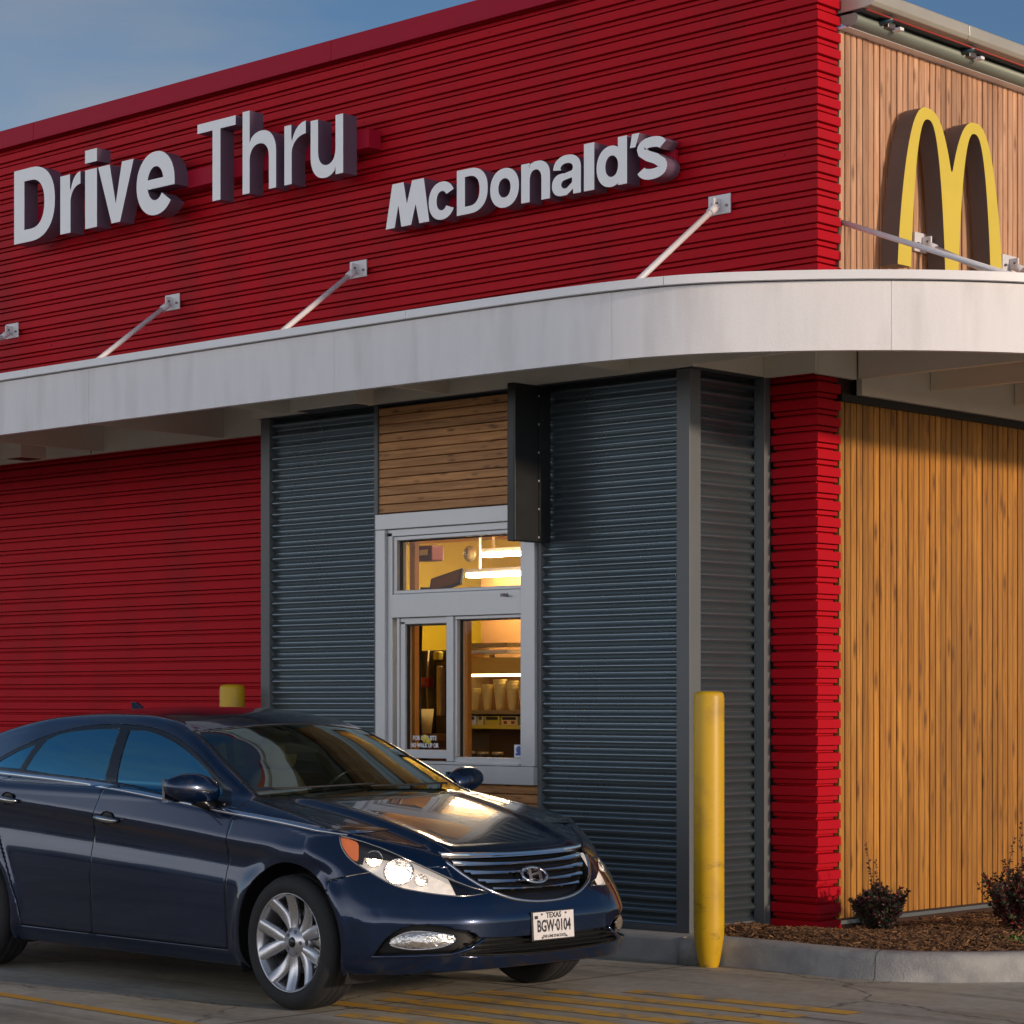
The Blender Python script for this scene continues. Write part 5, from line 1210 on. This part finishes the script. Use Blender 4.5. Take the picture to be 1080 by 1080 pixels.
# concrete slabs with sawn joints are one sheet plus joint strips
g.add([(-400, -400, -.004), (400, -400, -.004), (400, 400, -.004), (-400, 400, -.004)], [(0, 1, 2, 3)])
setk(g.build('ground', pmat('asphalt_far', (.09, .085, .08), .85, var=.2, vscale=.3), None, recalc=False))
g = MB(); g.add([(-30, -26, 0), (30, -26, 0), (30, 12, 0), (-30, 12, 0)], [(0, 1, 2, 3)])
setk(g.build('parking_lot', M['lot'], None, recalc=False))
M['joint'] = pmat('joint_sealant', (.05, .045, .04), .8, var=.3, vscale=5)
g = MB()
for y in (-2.35, -6.3, -10.2): g.add([(-30, y, .0012), (30, y, .0012), (30, y+.014, .0012), (-30, y+.014, .0012)], [(0, 1, 2, 3)])
for x in (-9.4, -4.9, -.2, 4.2, 8.6):
    g.add([(x, -26, .0018), (x+.014, -26, .0018), (x+.014, -.9, .0018), (x, -.9, .0018)], [(0, 1, 2, 3)])
setk(g.build('slab_joints', M['joint'], None, recalc=False))
# worn painted lines
def worn(name, col, cover):
    m, t, p = newmat(name); l = t.links.new; c = N(t, 'ShaderNodeTexCoord'); n = N(t, 'ShaderNodeTexNoise'); n.inputs['Scale'].default_value = 5; n.inputs['Detail'].default_value = 12; n.inputs['Roughness'].default_value = .7; l(c.outputs['Object'], n.inputs['Vector'])
    r = N(t, 'ShaderNodeMapRange'); r.inputs[1].default_value = cover-.06; r.inputs[2].default_value = cover+.06; l(n.outputs[0], r.inputs[0])
    x = N(t, 'ShaderNodeMix', data_type='RGBA'); l(r.outputs[0], x.inputs['Factor']); x.inputs['A'].default_value = (*col, 1); x.inputs['B'].default_value = (.27, .235, .18, 1); l(x.outputs['Result'], p.inputs['Base Color']); p.inputs['Roughness'].default_value = .7
    return m
M['line'] = worn('yellow_line_paint', (.62, .31, .03), .62); M['line2'] = worn('worn_yellow_paint', (.66, .36, .05), .56)
def strip(pts, w, mat, name='painted_line', z=.003):
    mb = MB(); P = band(pts, w); n = len(pts); vs = [(x, y, z) for x, y in P]; m_ = len(P)
    mb.add(vs, [(i, i+1, m_-2-i, m_-1-i) for i in range(n-1)])
    return setk(mb.build(name, mat, None, recalc=False))
strip([(-9, -4.36), (-5, -4.38), (-2, -4.42), (-.9, -4.47), (1.5, -4.58), (4, -4.7)], .085, M['line'])
# faded hatch of stripes in front of the car
for i, (y, x0, x1) in enumerate(((-3.75, -.05, .55), (-3.47, -.55, 1.25), (-3.19, -.35, 1.6), (-2.91, -.6, 1.35), (-2.63, -.2, 1.75), (-2.36, .05, 1.6), (-2.09, .35, 1.72), (-4.03, .2, 1.3), (-4.31, .5, 1.5))):
    strip([(x0, y-.03), ((x0+x1)/2, y), (x1, y+.02)], .13, M['line2'], 'hatch_stripe')
# ---- curb
cp = [(-14, -.86), (-8, -.86), (-4, -.86), (-1.2, -.86), (-.35, -.85), (.1, -.83), (.5, -.86), (.9, -.86), (1.22, -.74), (1.55, -.42), (1.85, .05), (2.15, .8), (2.3, 1.8), (2.35, 4), (2.35, 9)]
CPt = crv(cp, 8)
prof = [(-.02, -.02), (.0, .02), (.008, .11), (.02, .135), (.045, .148), (.09, .152), (.155, .152), (.16, .10), (.16, -.02)]
mb = MB(); n = len(prof); rows = [offp(CPt, d) for d, z in prof]; vs = []
for i in range(len(CPt)):
    for j in range(n): vs.append((rows[j][i][0]+rr.uniform(-.0015, .0015), rows[j][i][1]+rr.uniform(-.0015, .0015), prof[j][1]+rr.uniform(-.001, .001)))
mb.add(vs, [(i*n+j, i*n+j+1, (i+1)*n+j+1, (i+1)*n+j) for i in range(len(CPt)-1) for j in range(n-1)], 0, True)
o = mb.build('curb', M['concrete'], None); setk(o)
mb = MB()
for s_ in (arcpos(0),): pass
for k in (18, 35, 58, 76):
    a = CPt[k]; b = CPt[k+1]; t_ = Vector((b[0]-a[0], b[1]-a[1])).normalized(); nn = Vector((-t_.y, t_.x))
    P = [Vector(a)+nn*d for d in (-.024, -.003, .005, .018, .043, .09, .16)]; zz = (-.0, .02, .11, .137, .150, .1545, .1545)
    vs = [(p.x+t_.x*e, p.y+t_.y*e, z) for p, z in zip(P, zz) for e in (0, .005)]
    mb.add(vs, [(2*i, 2*i+1, 2*i+3, 2*i+2) for i in range(6)])
setk(mb.build('curb_joints', M['joint'], None, recalc=False))
# bay plinth strip behind the curb
setk(MB().box(-14, -.34, -.70, .0, 0, .148).build('walkway', M['concrete'], None))
# ---- bollards
def bollard(x, y, h, lb):
    t = thing('bollard', lb, 'bollard', (x, y, 0), 0, 'yellow bollards')
    r = .087
    MB().lathe([(.055, 0), (.062, .03), (.072, .09), (r-.002, .17), (r, .22), (r, h-.045), (r*.985, h-.035)], 40).build('sleeve', M['yellow'], t)
    MB().lathe([(r*.985, h-.035), (r*.97, h-.018), (r*.86, h-.006), (r*.5, h-.001), (0, h)], 40).build('cap', M['yellow'], t)
bollard(-.085, -.925, 1.56, 'tall yellow bollard at the curb in front of the grey corner post')
bollard(-4.31, -.86, 1.62, 'yellow bollard behind the car, only its top showing above the roof')
mb = MB(); mb.lathe([(.10, .0), (.125, .0), (.12, .10), (.11, .146), (.09, .15)], 24); o = setk(mb.build('curb_collar', M['concrete'])); o.location = (-.23, -.84, 0)
# ---- mulch bed
M['mulch'] = pmat('mulch_soil', (.07, .032, .012), .9, var=.5, vscale=25, bump=1., bscale=60)
bed = [p for p in offp(CPt, .155) if p[0] > -.36 or p[1] > 0]
mb = MB(); pts = bed+[(.0, 9), (.0, .0), (-.34, .0), (-.36, -.69)]
cx, cy = .7, -.1
# radial fill: from the wall line to the curb line
wall = []
for p in bed:
    q = (min(p[0], -.34), -.02) if p[0] < 0 else ((-.01, .0) if p[1] < 0 else (-.01, p[1])); wall.append(q)
rows = []
for p, q in zip(bed, wall):
    rows.append([(q[0]+(p[0]-q[0])*t, q[1]+(p[1]-q[1])*t, .118+.045*math.sin(math.pi*t)*1.+rr.uniform(-.006, .006)+.012*(1-t)) for t in [i/10 for i in range(11)]])
mb.add([v for r in rows for v in r], [(i*11+j, i*11+j+1, (i+1)*11+j+1, (i+1)*11+j) for i in range(len(rows)-1) for j in range(10)], 0, True)
setk(mb.build('mulch_soil', M['mulch'], None), 'structure')
chips = MB()
cm = [pmat('chip_a', (.16, .075, .028), .85), pmat('chip_b', (.085, .038, .016), .85), pmat('chip_c', (.30, .15, .055), .8)]
for k in range(15000):
    i = rr.randrange(len(rows)-1); 
    if rows[i][5][1] > 3.2: continue
    j = rr.random()*10; t = rr.random(); j0 = min(int(j), 9); a = Vector(rows[i][j0]).lerp(Vector(rows[i][j0+1]), j-j0); b = Vector(rows[i+1][j0]).lerp(Vector(rows[i+1][j0+1]), j-j0); c = a.lerp(b, t)
    l_, w_ = rr.uniform(.012, .035), rr.uniform(.003, .008); an = rr.uniform(0, math.pi); ti = rr.uniform(-.5, .5)
    u = Vector((math.cos(an)*math.cos(ti), math.sin(an)*math.cos(ti), math.sin(ti)))*l_; v = Vector((-math.sin(an), math.cos(an), rr.uniform(-.5, .5)))*w_; h = Vector((0, 0, .005)); c = c+Vector((0, 0, rr.uniform(.0, .014)))
    chips.add([c-u-v, c+u-v*.6, c+u+v, c-u+v*.7, c-u*.9+h, c+u*.9+h], [(0, 1, 5, 4), (1, 2, 5), (2, 3, 4, 5), (3, 0, 4)], rr.choice((0, 0, 1, 1, 2)))
o = chips.build('mulch', cm, None, recalc=False); setk(o, 'stuff')
# ---- shrubs
lf = [pmat('leaf_dark', (.018, .028, .012), .55), pmat('leaf_purple', (.055, .012, .018), .5), pmat('leaf_red', (.20, .018, .015), .5), pmat('leaf_green', (.05, .075, .02), .5)]
def shrub(x, y, z, w, h, seed, lb, nst, plume, red=.15):
    r = random.Random(seed); t = thing('shrub', lb, 'shrub', (x, y, z), 0, 'shrubs in the mulch bed')
    st = MB(); lv = MB()
    def leaf(p, d, s):
        d = d.normalized(); sdv = d.cross(Vector((r.uniform(-1, 1), r.uniform(-1, 1), r.uniform(-.3, 1))))
        if sdv.length < .01: return
        sdv.normalize(); n_ = d.cross(sdv); wv = sdv*s*.30; m_ = r.random(); mi = 2 if m_ < red else (1 if m_ < .5 else (0 if m_ < .88 else 3))
        lv.add([p, p+d*s*.35+wv+n_*s*.05, p+d*s, p+d*s*.35-wv+n_*s*.05, p+d*s*.4-n_*s*.03], [(0, 1, 4), (1, 2, 4), (2, 3, 4), (3, 0, 4)], mi, False)
    def stem(p0, d, L_, rad, dens, leafs, up_=.12):
        n_ = 8; p = Vector(p0); pts = [p.copy()]; dd = d.normalized()
        for i in range(n_):
            dd = (dd+Vector((r.uniform(-.16, .16), r.uniform(-.16, .16), up_+r.uniform(-.05, .05)))).normalized(); p = p+dd*L_/n_; pts.append(p.copy())
            for k in range(dens):
                q = pts[-2].lerp(p, r.random()); a = r.uniform(0, 6.28); sd2 = dd.orthogonal().normalized(); sd2.rotate(Matrix.Rotation(a, 3, dd)); leaf(q, (sd2+dd*r.uniform(.1, .9)), leafs*r.uniform(.6, 1.2)*(1-.35*i/n_))
        st.tube(pts, rad, 5, radii=[rad*(1-.8*i/n_) for i in range(n_+1)], caps=False)
        return pts
    for k in range(nst):
        a = r.uniform(0, 6.28); sp = r.uniform(.2, 2.0); d = Vector((math.cos(a)*sp, math.sin(a)*sp, 1.0)); L_ = h*r.uniform(.5, .85)
        pts = stem((r.uniform(-.03, .03), r.uniform(-.03, .03), 0), d, L_, .006, 7, .036)
        for b in range(4):
            q = pts[r.randrange(2, 8)]; a2 = r.uniform(0, 6.28); stem(q, Vector((math.cos(a2), math.sin(a2), .7)), L_*r.uniform(.25, .45), .003, 6, .032)
    for hx, hy, hl in plume: stem((hx*.5, hy*.5, h*.3), Vector((hx*.4, hy*.4, 1)), hl, .004, 9, .026, .2)
    st.build('stems', pmat('twig', (.09, .05, .03), .8), t); lv.build('foliage', lf, t, recalc=False)
    return t
shrub(.37, .13, .13, .3, .35, 5, 'small rounded dark shrub with one tall thin shoot by the red column', 46, [(-.06, -.07, .46), (-.03, -.03, .34)], .06)
shrub(.98, .70, .13, .4, .50, 8, 'larger reddish shrub with tall shoots at the right edge', 64, [(.0, -.05, .52), (-.08, -.22, .44), (.06, .07, .36)], .22)
# small bright green plant in front of the larger shrub
r = random.Random(4); t = thing('weed', 'small bright green plant low in the mulch before the reddish shrub', 'plant', (1.22, .20, .13)); mb = MB()
for k in range(60):
    a = r.uniform(0, 6.28); p = Vector((r.uniform(-.07, .07), r.uniform(-.07, .07), 0)); d = Vector((math.cos(a)*.5, math.sin(a)*.5, 1)).normalized()*r.uniform(.03, .07); s_ = d.cross(Vector((0, 0, 1))).normalized()*.006
    mb.add([p-s_*.5, p+d*.6-s_*1.6, p+d, p+d*.6+s_*1.6], [(0, 1, 2, 3)])
mb.build('leaves', pmat('weed_green', (.10, .22, .03), .5), t, recalc=False)
# ---- far trees across the street behind the viewer (they show in the paint and the glass)
mb = MB(); r = random.Random(21)
for k in range(420):
    a = R(-178+k*.42); d = 75+r.uniform(-5, 5); cx, cy = 8+d*math.cos(a), -12+d*math.sin(a)
    h = 4.2+1.6*math.sin(a*9)+1.2*math.sin(a*23)+r.uniform(-.8, .8); rad = r.uniform(1.2, 2.4)
    pr = [(0, h)]+[(rad*math.sin(R(b)), h*.55+h*.45*math.cos(R(b))) for b in (35, 70, 105, 140)]+[(.25, 0)]
    mb.lathe([(q[0]*r.uniform(.85, 1.15), q[1]) for q in pr], 7, c=(cx, cy, 0), smooth=False)
setk(mb.build('distant_trees', pmat('far_foliage', (.035, .045, .025), .9, var=.3, vscale=1.5), None), 'stuff')
